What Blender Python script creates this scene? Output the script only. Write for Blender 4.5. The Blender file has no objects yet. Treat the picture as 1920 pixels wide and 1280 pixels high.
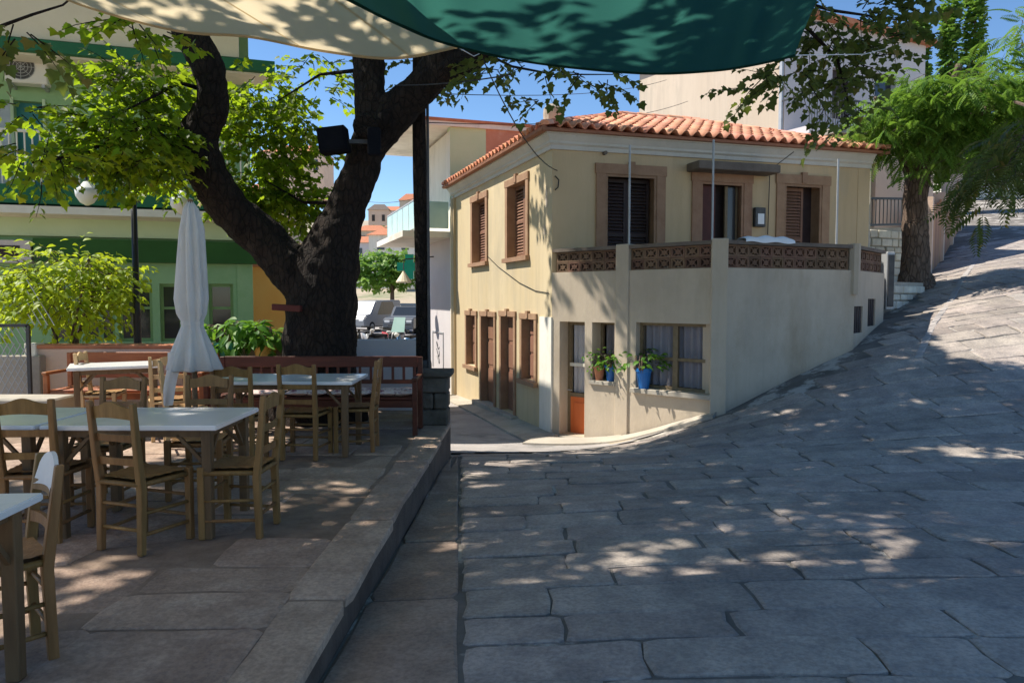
import bpy, bmesh, math, random
import numpy as np
from mathutils import Vector, Matrix, noise as mnoise

random.seed(7); np.random.seed(7)
scene = bpy.context.scene
COL = scene.collection
PI = math.pi

# ------------------------------------------------------------------ camera
E = 1.55                                   # eye height above the cafe terrace (terrace floor = 0)
TH = math.radians(3.27)
F = 1400.0
cam_d = bpy.data.cameras.new('camera')
cam_d.sensor_width = 36.0; cam_d.lens = 36.0 * F / 1920.0
cam_d.clip_start = 0.05; cam_d.clip_end = 3000
cam = bpy.data.objects.new('camera', cam_d); COL.objects.link(cam)
cam.location = (0, 0, E); cam.rotation_euler = (math.radians(90) - TH, 0, 0)
scene.camera = cam

# ------------------------------------------------------------------ sky, sun, exposure
SUN_EL = math.radians(53.0); SUN_AZ = math.atan2(-0.985, 0.175)
world = bpy.data.worlds.new('World'); scene.world = world; world.use_nodes = True
wn = world.node_tree.nodes; wl = world.node_tree.links
sky = wn.new('ShaderNodeTexSky'); sky.sky_type = 'NISHITA'; sky.sun_disc = False
sky.sun_elevation = SUN_EL; sky.sun_rotation = SUN_AZ
sky.altitude = 1600; sky.air_density = 1.0; sky.dust_density = 0.0; sky.ozone_density = 2.2
hsn = wn.new('ShaderNodeHueSaturation'); hsn.inputs['Saturation'].default_value = 1.13
wl.new(sky.outputs[0], hsn.inputs['Color']); wl.new(hsn.outputs[0], wn['Background'].inputs[0]); wn['Background'].inputs[1].default_value = 0.122
sd = bpy.data.lights.new('sun', 'SUN'); sd.energy = 5.0; sd.angle = math.radians(0.55); sd.color = (1, 0.93, 0.82)
sun = bpy.data.objects.new('sun', sd); COL.objects.link(sun)
SV = Vector((math.sin(SUN_AZ) * math.cos(SUN_EL), math.cos(SUN_AZ) * math.cos(SUN_EL), math.sin(SUN_EL)))
sun.rotation_euler = SV.to_track_quat('Z', 'Y').to_euler(); sun.location = (-10, 5, 20)
scene.view_settings.view_transform = 'Standard'; scene.view_settings.look = 'None'
scene.view_settings.exposure = 0.60; scene.view_settings.gamma = 1.0
scene.view_settings.use_curve_mapping = False

# ------------------------------------------------------------------ pixel helpers (place things at a real distance)
CT, ST = math.cos(TH), math.sin(TH)
def ray(px, py):
    u = (px - 960) / F; v = (640 - py) / F
    return Vector((u, CT + v * ST, -ST + v * CT))
def P(px, py, Y):
    d = ray(px, py); return Vector((0, 0, E)) + d * (Y / d.y)
def PZ(px, py, z):
    d = ray(px, py); return Vector((0, 0, E)) + d * ((z - E) / d.z)
def X(px, Y): return (px - 960) / F * Y
def project(p):
    q = p - Vector((0, 0, E)); fw = q.y * CT - q.z * ST; up = q.y * ST + q.z * CT
    return (960 + F * q.x / fw, 640 - F * up / fw, fw)

# ------------------------------------------------------------------ materials
MATS = {}
ALB = 1.18
def mat(name, c1, c2=None, scale=3.0, rough=0.85, bump=0.15, bscale=None, rand=0.0, island=0.0, stain=None, stain_scale=0.8,
        stain_lo=0.52, stain_hi=0.68, stretch=(1, 1, 1), spec=0.3, metal=0.0, bdist=0.02, detail=8, streak=0.0, blot=0.0, speck=0.0, fissure=0.0):
    m = bpy.data.materials.new(name); m.use_nodes = True; MATS[name] = m
    nt = m.node_tree; N = nt.nodes; L = nt.links; b = N['Principled BSDF']
    b.inputs['Roughness'].default_value = rough; b.inputs['Metallic'].default_value = metal
    b.inputs['Specular IOR Level'].default_value = spec
    if c2 is None: c2 = tuple(x * 0.8 for x in c1)
    c1 = tuple(min(.84, x * ALB) for x in c1); c2 = tuple(min(.84, x * ALB) for x in c2)
    if stain: stain = tuple(min(.84, x * ALB) for x in stain)
    tc = N.new('ShaderNodeTexCoord'); mp = N.new('ShaderNodeMapping'); mp.inputs['Scale'].default_value = stretch
    L.new(tc.outputs['Object'], mp.inputs['Vector'])
    n1 = N.new('ShaderNodeTexNoise'); n1.inputs['Scale'].default_value = scale; n1.inputs['Detail'].default_value = detail
    n1.inputs['Roughness'].default_value = 0.62
    L.new(mp.outputs[0], n1.inputs['Vector'])
    r = N.new('ShaderNodeValToRGB'); r.color_ramp.elements[0].position = 0.32; r.color_ramp.elements[1].position = 0.68
    r.color_ramp.elements[0].color = (*c1, 1); r.color_ramp.elements[1].color = (*c2, 1)
    L.new(n1.outputs['Fac'], r.inputs[0]); col = r.outputs[0]
    if stain:
        n2 = N.new('ShaderNodeTexNoise'); n2.inputs['Scale'].default_value = stain_scale; n2.inputs['Detail'].default_value = 9
        n2.inputs['Roughness'].default_value = 0.7; L.new(mp.outputs[0], n2.inputs['Vector'])
        r2 = N.new('ShaderNodeValToRGB'); r2.color_ramp.elements[0].position = stain_lo; r2.color_ramp.elements[1].position = stain_hi
        L.new(n2.outputs['Fac'], r2.inputs[0])
        mx = N.new('ShaderNodeMix'); mx.data_type = 'RGBA'; L.new(r2.outputs[0], mx.inputs['Factor'])
        L.new(col, mx.inputs['A']); mx.inputs['B'].default_value = (*stain, 1); col = mx.outputs['Result']
    for amt, stv, sc_, lo_, hi_ in ((streak * .55, (4.5, 4.5, .28), 1.0, .48, .75), (blot, (1, 1, 1), .9, .45, .62), (speck, (1, 1, 1), 38, .40, .62)):
        if amt:
            mp2 = N.new('ShaderNodeMapping'); mp2.inputs['Scale'].default_value = stv; mp2.inputs['Location'].default_value = (3.1, 1.7, .4); L.new(tc.outputs['Object'], mp2.inputs['Vector'])
            n4 = N.new('ShaderNodeTexNoise'); n4.inputs['Scale'].default_value = sc_; n4.inputs['Detail'].default_value = 7; n4.inputs['Roughness'].default_value = .65; L.new(mp2.outputs[0], n4.inputs['Vector'])
            r4 = N.new('ShaderNodeValToRGB'); r4.color_ramp.elements[0].position = lo_; r4.color_ramp.elements[1].position = hi_
            r4.color_ramp.elements[0].color = (1, 1, 1, 1); r4.color_ramp.elements[1].color = (1 - amt, 1 - amt, 1 - amt * .95, 1)
            L.new(n4.outputs['Fac'], r4.inputs[0]); m4 = N.new('ShaderNodeMix'); m4.data_type = 'RGBA'; m4.blend_type = 'MULTIPLY'; m4.inputs['Factor'].default_value = 1
            L.new(col, m4.inputs['A']); L.new(r4.outputs[0], m4.inputs['B']); col = m4.outputs['Result']
    for amt, kind in ((rand, 'o'), (island, 'g')):
        if amt:
            if kind == 'o': s = N.new('ShaderNodeObjectInfo').outputs['Random']
            else: s = N.new('ShaderNodeNewGeometry').outputs['Random Per Island']
            mr = N.new('ShaderNodeMapRange'); mr.inputs['To Min'].default_value = 1 - amt; mr.inputs['To Max'].default_value = 1 + amt
            L.new(s, mr.inputs['Value'])
            hs = N.new('ShaderNodeHueSaturation'); L.new(mr.outputs[0], hs.inputs['Value'])
            mr2 = N.new('ShaderNodeMapRange'); mr2.inputs['To Min'].default_value = 0.5 - amt * 0.05; mr2.inputs['To Max'].default_value = 0.5 + amt * 0.05
            wv = N.new('ShaderNodeMath'); wv.operation = 'MULTIPLY'; wv.inputs[1].default_value = 7.13; L.new(s, wv.inputs[0])
            wf = N.new('ShaderNodeMath'); wf.operation = 'FRACT'; L.new(wv.outputs[0], wf.inputs[0])
            L.new(wf.outputs[0], mr2.inputs['Value']); L.new(mr2.outputs[0], hs.inputs['Hue'])
            L.new(col, hs.inputs['Color']); col = hs.outputs['Color']
    L.new(col, b.inputs['Base Color'])
    if bump:
        n3 = N.new('ShaderNodeTexNoise'); n3.inputs['Scale'].default_value = bscale or scale * 7; n3.inputs['Detail'].default_value = 8
        n3.inputs['Roughness'].default_value = 0.65; L.new(mp.outputs[0], n3.inputs['Vector'])
        bp = N.new('ShaderNodeBump'); bp.inputs['Strength'].default_value = bump; bp.inputs['Distance'].default_value = bdist
        L.new(n3.outputs['Fac'], bp.inputs['Height']); L.new(bp.outputs[0], b.inputs['Normal'])
        if fissure:
            wr = N.new('ShaderNodeMix'); wr.data_type = 'VECTOR'; wr.inputs['Factor'].default_value = .06
            L.new(mp.outputs[0], wr.inputs['A']); L.new(n1.outputs['Color'], wr.inputs['B'])
            vo = N.new('ShaderNodeTexVoronoi'); vo.feature = 'DISTANCE_TO_EDGE'; vo.inputs['Scale'].default_value = fissure; L.new(wr.outputs['Result'], vo.inputs['Vector'])
            rv = N.new('ShaderNodeValToRGB'); rv.color_ramp.elements[0].color = (.5, .5, .5, 1); rv.color_ramp.elements[1].position = .13; L.new(vo.outputs['Distance'], rv.inputs[0])
            mv = N.new('ShaderNodeMix'); mv.data_type = 'RGBA'; mv.blend_type = 'MULTIPLY'; mv.inputs['Factor'].default_value = 1; L.new(col, mv.inputs['A']); L.new(rv.outputs[0], mv.inputs['B']); L.new(mv.outputs['Result'], b.inputs['Base Color'])
            b2 = N.new('ShaderNodeBump'); b2.inputs['Strength'].default_value = .9; b2.inputs['Distance'].default_value = .035; L.new(rv.outputs[0], b2.inputs['Height']); L.new(bp.outputs[0], b2.inputs['Normal']); L.new(b2.outputs[0], b.inputs['Normal'])
    return m

def leafmat(name, stops, trans=0.45, tcol=(0.35, 0.55, 0.04), gloss=0.5):
    m = bpy.data.materials.new(name); m.use_nodes = True; MATS[name] = m
    nt = m.node_tree; N = nt.nodes; L = nt.links; b = N['Principled BSDF']; out = N['Material Output']
    g = N.new('ShaderNodeNewGeometry'); oi = N.new('ShaderNodeObjectInfo')
    ad = N.new('ShaderNodeMath'); ad.operation = 'ADD'; L.new(g.outputs['Random Per Island'], ad.inputs[0]); L.new(oi.outputs['Random'], ad.inputs[1])
    fr = N.new('ShaderNodeMath'); fr.operation = 'FRACT'; L.new(ad.outputs[0], fr.inputs[0])
    r = N.new('ShaderNodeValToRGB'); els = r.color_ramp.elements
    while len(els) < len(stops): els.new(0.5)
    for i, (p, c) in enumerate(stops): els[i].position = p; els[i].color = (*[x * ALB for x in c], 1)
    L.new(fr.outputs[0], r.inputs[0]); L.new(r.outputs[0], b.inputs['Base Color'])
    b.inputs['Roughness'].default_value = gloss; b.inputs['Specular IOR Level'].default_value = 0.35
    t = N.new('ShaderNodeBsdfTranslucent')
    mx = N.new('ShaderNodeMix'); mx.data_type = 'RGBA'; mx.inputs['Factor'].default_value = 0.55
    L.new(r.outputs[0], mx.inputs['A']); mx.inputs['B'].default_value = (*tcol, 1); L.new(mx.outputs['Result'], t.inputs['Color'])
    ms = N.new('ShaderNodeMixShader'); ms.inputs[0].default_value = trans
    L.new(b.outputs[0], ms.inputs[1]); L.new(t.outputs[0], ms.inputs[2]); L.new(ms.outputs[0], out.inputs['Surface'])
    return m

def clothmat(name, c, trans=0.5, tcol=None, c2=None):
    m = mat(name, c, c2 or tuple(x * 0.88 for x in c), scale=6, rough=0.95, bump=0.25, bscale=60, spec=0.1)
    N = m.node_tree.nodes; L = m.node_tree.links; b = N['Principled BSDF']; out = N['Material Output']
    t = N.new('ShaderNodeBsdfTranslucent'); t.inputs['Color'].default_value = (*(tcol or c), 1)
    ms = N.new('ShaderNodeMixShader'); ms.inputs[0].default_value = trans
    L.new(b.outputs[0], ms.inputs[1]); L.new(t.outputs[0], ms.inputs[2]); L.new(ms.outputs[0], out.inputs['Surface'])
    return m

def glassmat(name, c=(0.03, 0.035, 0.04), rough=0.08):
    m = bpy.data.materials.new(name); m.use_nodes = True; MATS[name] = m
    b = m.node_tree.nodes['Principled BSDF']; b.inputs['Base Color'].default_value = (*c, 1)
    b.inputs['Roughness'].default_value = rough; b.inputs['Specular IOR Level'].default_value = 0.6
    return m

mat('mortar', (0.10, 0.093, 0.083), (0.20, 0.18, 0.16), 2.2, 0.95, 0.5, 30, stain=(0.42, 0.39, 0.35), stain_scale=1.3, stain_lo=.53, stain_hi=.60)
mat('paver', (0.27, 0.235, 0.21), (0.45, 0.385, 0.33), 4.5, 0.6, 0.9, 11, rand=0.18, blot=.22, speck=.3, island=0.0, stain=(0.38, 0.34, 0.29), stain_scale=1.5, stain_lo=.56, stain_hi=.74, bdist=0.02, spec=.35)
mat('paver_far', (0.24, 0.215, 0.20), (0.40, 0.355, 0.32), 3.4, 0.72, 0.8, 12, island=0.22, blot=.2, speck=.25, stain=(0.50, 0.445, 0.385), stain_scale=1.2, bdist=0.02)
mat('gutter_slab', (0.29, 0.215, 0.165), (0.44, 0.335, 0.26), 3.0, 0.8, 0.7, 18, rand=0.10, blot=.3, speck=.28, stain=(0.33, 0.285, 0.235), stain_scale=1.0)
mat('kerb_face_shaded', (0.07, 0.052, 0.042), (0.13, 0.10, 0.08), 3, 0.95, 0.8, 18)  # street side of the kerb, its shade put into a dark base colour
mat('terrace_slab', (0.31, 0.218, 0.162), (0.48, 0.355, 0.27), 3.4, 0.8, 0.8, 18, rand=0.10, blot=.3, speck=.28, stain=(0.44, 0.36, 0.29), stain_scale=1.7, stain_lo=.56, stain_hi=.72)
mat('terrace_mortar', (0.17, 0.12, 0.09), (0.27, 0.20, 0.15), 6, 0.95, 0.6, 30)
mat('kerb_stone', (0.31, 0.218, 0.162), (0.48, 0.355, 0.27), 3.4, 0.82, 0.6, 16, rand=0.12, speck=.28, stain=(0.06, 0.055, 0.05), stain_scale=1.4, stain_lo=.6, stain_hi=.8)
mat('concrete', (0.32, 0.285, 0.235), (0.42, 0.38, 0.32), 1.8, 0.9, 0.35, 24, stain=(0.24, 0.22, 0.19), stain_scale=1.0)
mat('lane', (0.27, 0.25, 0.24), (0.38, 0.35, 0.33), 1.8, 0.9, 0.5, 20, stain=(0.15, 0.145, 0.14), stain_scale=.8)
mat('ground', (0.20, 0.185, 0.16), (0.30, 0.27, 0.23), 0.8, 0.95, 0.5, 9)
mat('yellow_plaster', (0.47, 0.375, 0.225), (0.53, 0.435, 0.28), 1.2, 0.9, 0.3, 25, streak=.22, stain=(0.42, 0.35, 0.235), stain_scale=0.7, stretch=(1, 1, .35))
mat('khaki_plaster', (0.47, 0.35, 0.205), (0.54, 0.41, 0.25), 1.1, 0.9, 0.25, 25, streak=.2, stain=(0.39, 0.32, 0.22), stain_scale=0.7, stretch=(1, 1, .4))
mat('grey_plaster', (0.43, 0.36, 0.275), (0.49, 0.415, 0.32), 0.9, 0.9, 0.3, 25, streak=.2, blot=.12, stain=(0.39, 0.31, 0.22), stain_scale=0.6, stretch=(1, 1, .4))
mat('white_plaster', (0.60, 0.565, 0.49), (0.68, 0.645, 0.57), 1.2, 0.9, 0.3, 25, streak=.18, stain=(0.46, 0.43, 0.36), stain_scale=0.7, stretch=(1, 1, .4))
mat('cornice', (0.47, 0.44, 0.38), (0.54, 0.51, 0.45), 1.6, 0.85, 0.15, 25, streak=.25, stain=(0.52, 0.5, 0.46), stain_scale=1.0)
mat('brown_stone', (0.25, 0.145, 0.088), (0.33, 0.205, 0.13), 4, 0.85, 0.3, 30, rand=.08)
mat('shutter', (0.17, 0.085, 0.055), (0.23, 0.12, 0.08), 8, 0.6, 0.2, 30, stretch=(1, 1, .2), rand=.1)
mat('dark_shutter', (0.03, 0.02, 0.02), (0.045, 0.03, 0.028), 8, 0.6, 0.2, 30, rand=.1)  # near-black: the unlit depth of openings is put into the colour
mat('red_door', (0.065, 0.018, 0.015), (0.09, 0.025, 0.02), 8, 0.55, 0.2, 30)
mat('orange_door', (0.55, 0.12, 0.03), (0.62, 0.16, 0.045), 6, 0.5, 0.2, 30, stretch=(1, 1, .2))
mat('dark_wood_frame', (0.14, 0.105, 0.06), (0.20, 0.15, 0.09), 10, 0.6, 0.2, 40)
mat('cream_paint', (0.60, 0.56, 0.46), (0.68, 0.64, 0.54), 4, 0.6, 0.1, 40)
glassmat('glass'); glassmat('glass_soft', (0.05, 0.05, 0.055), 0.2)
clothmat('lace', (0.62, 0.62, 0.66), 0.3); clothmat('curtain', (0.34, 0.32, 0.35), 0.3)
mat('roof_tile', (0.64, 0.25, 0.145), (0.74, 0.37, 0.245), 5, 0.85, 0.3, 40, rand=0.2, stain=(0.46, 0.27, 0.19), stain_scale=2.0)
mat('roof_tile_mass', (0.50, 0.18, 0.10), (0.64, 0.28, 0.16), 5, 0.85, 0.3, 40, island=0.2)
mat('roof_deck', (0.24, 0.11, 0.07), (0.32, 0.15, 0.09), 5, 0.9, 0.2)
mat('clay_block', (0.11, 0.065, 0.042), (0.17, 0.10, 0.065), 5, 0.85, 0.3, 40, rand=0.25)
mat('dark_slab', (0.11, 0.09, 0.075), (0.17, 0.14, 0.115), 4, 0.9, 0.3, 30)
mat('metal_grey', (0.32, 0.33, 0.34), (0.40, 0.41, 0.42), 6, 0.5, 0.1, 40, metal=.4)
mat('metal_dark', (0.05, 0.05, 0.052), (0.08, 0.08, 0.08), 8, 0.5, 0.15, 60, metal=.3)
mat('black_paint', (0.012, 0.012, 0.013), (0.02, 0.02, 0.022), 8, 0.4, 0.1, 60)
mat('wire', (0.03, 0.03, 0.03), None, 4, 0.7, 0)
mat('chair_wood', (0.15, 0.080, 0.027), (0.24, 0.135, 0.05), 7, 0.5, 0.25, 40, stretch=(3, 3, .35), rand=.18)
mat('chair_wood_light', (0.42, 0.27, 0.13), (0.54, 0.37, 0.19), 7, 0.5, 0.25, 40, stretch=(3, 3, .35), rand=.1)  # paler copy of the chair wood: sunlight on far chairs put into colour
mat('painted_rail', (0.55, 0.55, 0.53), (0.64, 0.64, 0.62), 5, 0.5, 0.1, 40)
mat('rush_seat', (0.24, 0.13, 0.05), (0.34, 0.20, 0.08), 22, 0.8, 0.6, 55, rand=.12)
mat('table_top', (0.78, 0.79, 0.76), (0.84, 0.85, 0.82), 3, 0.22, 0.04, 40, spec=.5, stain=(0.58, 0.59, 0.57), stain_scale=2.5)
mat('table_wood', (0.10, 0.06, 0.03), (0.16, 0.10, 0.05), 7, 0.5, 0.25, 40, stretch=(3, 3, .35))
mat('bench_wood', (0.06, 0.018, 0.010), (0.10, 0.028, 0.015), 7, 0.45, 0.2, 40, stretch=(.4, 3, 3), rand=.15)  # dark copy: shade on the bench by the trunk put into its colour
mat('bench_wood_sunlit', (0.26, 0.08, 0.03), (0.36, 0.125, 0.048), 7, 0.45, 0.2, 40, stretch=(.4, 3, 3), rand=.1)  # brighter copy: sunlight on the left bench put into its colour
clothmat('parasol_cloth', (0.74, 0.72, 0.70), 0.35)
clothmat('cream_sail', (0.58, 0.49, 0.34), 0.70, (0.72, 0.61, 0.42))
clothmat('green_sail', (0.022, 0.080, 0.066), 0.66, (0.03, 0.125, 0.102), (0.018, 0.066, 0.055))
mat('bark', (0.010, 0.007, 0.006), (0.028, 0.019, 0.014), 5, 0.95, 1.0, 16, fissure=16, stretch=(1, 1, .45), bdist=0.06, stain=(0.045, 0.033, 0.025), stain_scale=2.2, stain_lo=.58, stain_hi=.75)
mat('bark_brown', (0.11, 0.075, 0.055), (0.18, 0.13, 0.10), 6, 0.95, 1.0, 16, fissure=14, stretch=(1, 1, .3), bdist=0.05)
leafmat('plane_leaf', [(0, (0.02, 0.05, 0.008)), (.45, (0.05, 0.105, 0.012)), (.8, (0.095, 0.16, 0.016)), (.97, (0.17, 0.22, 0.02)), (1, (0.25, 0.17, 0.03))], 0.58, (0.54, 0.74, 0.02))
leafmat('plane_leaf_dark', [(0, (0.04, 0.06, 0.016)), (.5, (0.07, 0.10, 0.024)), (.9, (0.11, 0.14, 0.035)), (1, (0.22, 0.15, 0.04))], 0.4, (0.24, 0.30, 0.03))  # darker plane leaf: shade on the overhead sprays put into the colour
leafmat('frond_leaf', [(0, (0.05, 0.12, 0.02)), (.5, (0.10, 0.20, 0.028)), (1, (0.16, 0.26, 0.04))], 0.45, (0.26, 0.44, 0.04))
leafmat('shrub_leaf', [(0, (0.11, 0.18, 0.01)), (.5, (0.20, 0.30, 0.018)), (1, (0.33, 0.42, 0.03))], 0.5, (0.7, 0.8, 0.03))
leafmat('pot_leaf', [(0, (0.03, 0.10, 0.015)), (.6, (0.07, 0.19, 0.02)), (1, (0.16, 0.30, 0.04))], 0.4, (0.25, 0.5, 0.03))
leafmat('poplar_leaf', [(0, (0.05, 0.13, 0.025)), (.6, (0.11, 0.22, 0.04)), (1, (0.2, 0.32, 0.06))], 0.4, (0.3, 0.5, 0.05))
mat('green_light', (0.21, 0.35, 0.17), (0.26, 0.40, 0.21), 1.0, 0.85, 0.2, 20, stain=(0.18, 0.33, 0.15), stain_scale=0.6)
mat('green_dark', (0.018, 0.105, 0.05), (0.026, 0.135, 0.065), 1.5, 0.75, 0.2, 20)
mat('green_sign', (0.02, 0.075, 0.016), (0.028, 0.10, 0.022), 1.5, 0.75, 0.2, 20)
mat('green_pale', (0.42, 0.53, 0.33), (0.48, 0.58, 0.38), 1.0, 0.85, 0.2, 20)
mat('green_frame', (0.16, 0.26, 0.10), (0.20, 0.31, 0.13), 3, 0.6, 0.15, 30)
mat('cream_wall', (0.62, 0.55, 0.40), (0.70, 0.63, 0.48), 0.8, 0.9, 0.2, 20)
mat('orange_wall', (0.70, 0.36, 0.10), (0.78, 0.43, 0.14), 1.2, 0.9, 0.2, 20)
mat('old_cream', (0.46, 0.38, 0.29), (0.55, 0.47, 0.37), 0.45, 0.92, 0.3, 15, streak=.3, stain=(0.36, 0.32, 0.25), stain_scale=0.35, stain_lo=.5, stain_hi=.7, stretch=(1, 1, .3))
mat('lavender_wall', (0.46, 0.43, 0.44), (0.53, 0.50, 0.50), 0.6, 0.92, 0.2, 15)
mat('pink_wall', (0.58, 0.42, 0.32), (0.66, 0.49, 0.38), 0.7, 0.92, 0.25, 18)
mat('brick_red', (0.42, 0.18, 0.11), (0.55, 0.26, 0.17), 1.6, 0.95, 0.4, 20, stain=(0.50, 0.36, 0.28), stain_scale=.8)
mat('teal_paint', (0.03, 0.16, 0.17), (0.045, 0.20, 0.21), 4, 0.5, 0.1)
mat('aqua_panel', (0.34, 0.52, 0.50), (0.42, 0.60, 0.58), 2, 0.25, 0.05, spec=.5)
mat('rubble', (0.48, 0.44, 0.36), (0.64, 0.60, 0.51), 5, 0.95, 0.6, 22, rand=0.16)
mat('dark_stone', (0.055, 0.05, 0.04), (0.115, 0.105, 0.09), 4, 0.95, 0.8, 14, bdist=.04, rand=.1)
mat('terracotta', (0.38, 0.14, 0.07), (0.48, 0.20, 0.11), 4, 0.85, 0.2)
mat('gate_wood', (0.40, 0.20, 0.11), (0.52, 0.29, 0.17), 3, 0.85, 0.3, 20, stretch=(1, 1, .3), rand=.2)
mat('blue_pot', (0.01, 0.10, 0.34), (0.015, 0.14, 0.42), 3, 0.35, 0.05, spec=.5)
mat('teal_pot', (0.04, 0.22, 0.16), (0.06, 0.28, 0.2), 3, 0.5, 0.05)
mat('yellow_pot', (0.62, 0.34, 0.07), (0.7, 0.4, 0.1), 3, 0.6, 0.05)
mat('floral', (0.50, 0.30, 0.27), (0.66, 0.58, 0.52), 14, 0.95, 0.2, 40, stain=(0.20, 0.05, 0.07), stain_scale=10, stain_lo=.54, stain_hi=.6)
mat('ac_white', (0.58, 0.57, 0.53), (0.64, 0.63, 0.59), 3, 0.5, 0.05)
mat('sheet_white', (0.66, 0.70, 0.76), (0.75, 0.78, 0.82), 3, 0.4, 0.2, 14)
mat('speaker', (0.004, 0.005, 0.008), (0.007, 0.008, 0.011), 6, 0.9, 0.2, 80, spec=.1)
mat('hill_soil', (0.30, 0.25, 0.18), (0.40, 0.34, 0.25), 0.05, 0.95, 0.3, .6, stain=(0.12, 0.16, 0.07), stain_scale=.08)
mat('red_plank', (0.07, 0.014, 0.01), (0.10, 0.02, 0.014), 5, 0.6, 0.2)
mat('lamp_bowl', (0.62, 0.62, 0.60), (0.7, 0.7, 0.68), 3, 0.25, 0.0)
mat('pharmacy_green', (0.01, 0.30, 0.20), (0.015, 0.36, 0.25), 3, 0.35, 0.0)
for nm, c in (('car_white', (.20, .21, .225)), ('car_silver', (.085, .095, .11)), ('car_blue', (.10, .22, .42)), ('car_dark', (.03, .035, .045)), ('car_red', (.4, .05, .04))):
    mat(nm, c, c, 3, 0.3, 0, spec=.5)
mat('rubber', (0.015, 0.015, 0.016), None, 5, 0.85, 0.2)

# ------------------------------------------------------------------ object helpers
WM = {}                                     # world matrix of every parent
def wm(o): return WM.get(o.name, Matrix.Identity(4)) if o else Matrix.Identity(4)
def link(o, parent=None, W=None):
    COL.objects.link(o)
    if W is None: W = Matrix.Identity(4)
    if parent:
        o.parent = parent; o.matrix_basis = wm(parent).inverted() @ W
    else: o.matrix_basis = W
    WM[o.name] = W
    return o
def tag(o, label=None, cat=None, group=None, kind=None):
    if label: o['label'] = label
    if cat: o['category'] = cat
    if group: o['group'] = group
    if kind: o['kind'] = kind
    return o
def thing(name, loc, label, cat, group=None, rz=0.0):
    o = bpy.data.objects.new(name, None); o.empty_display_size = 0.2
    link(o, None, Matrix.Translation(loc) @ Matrix.Rotation(rz, 4, 'Z'))
    return tag(o, label, cat, group)
def meshobj(name, me, parent=None, W=None): return link(bpy.data.objects.new(name, me), parent, W)

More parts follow.
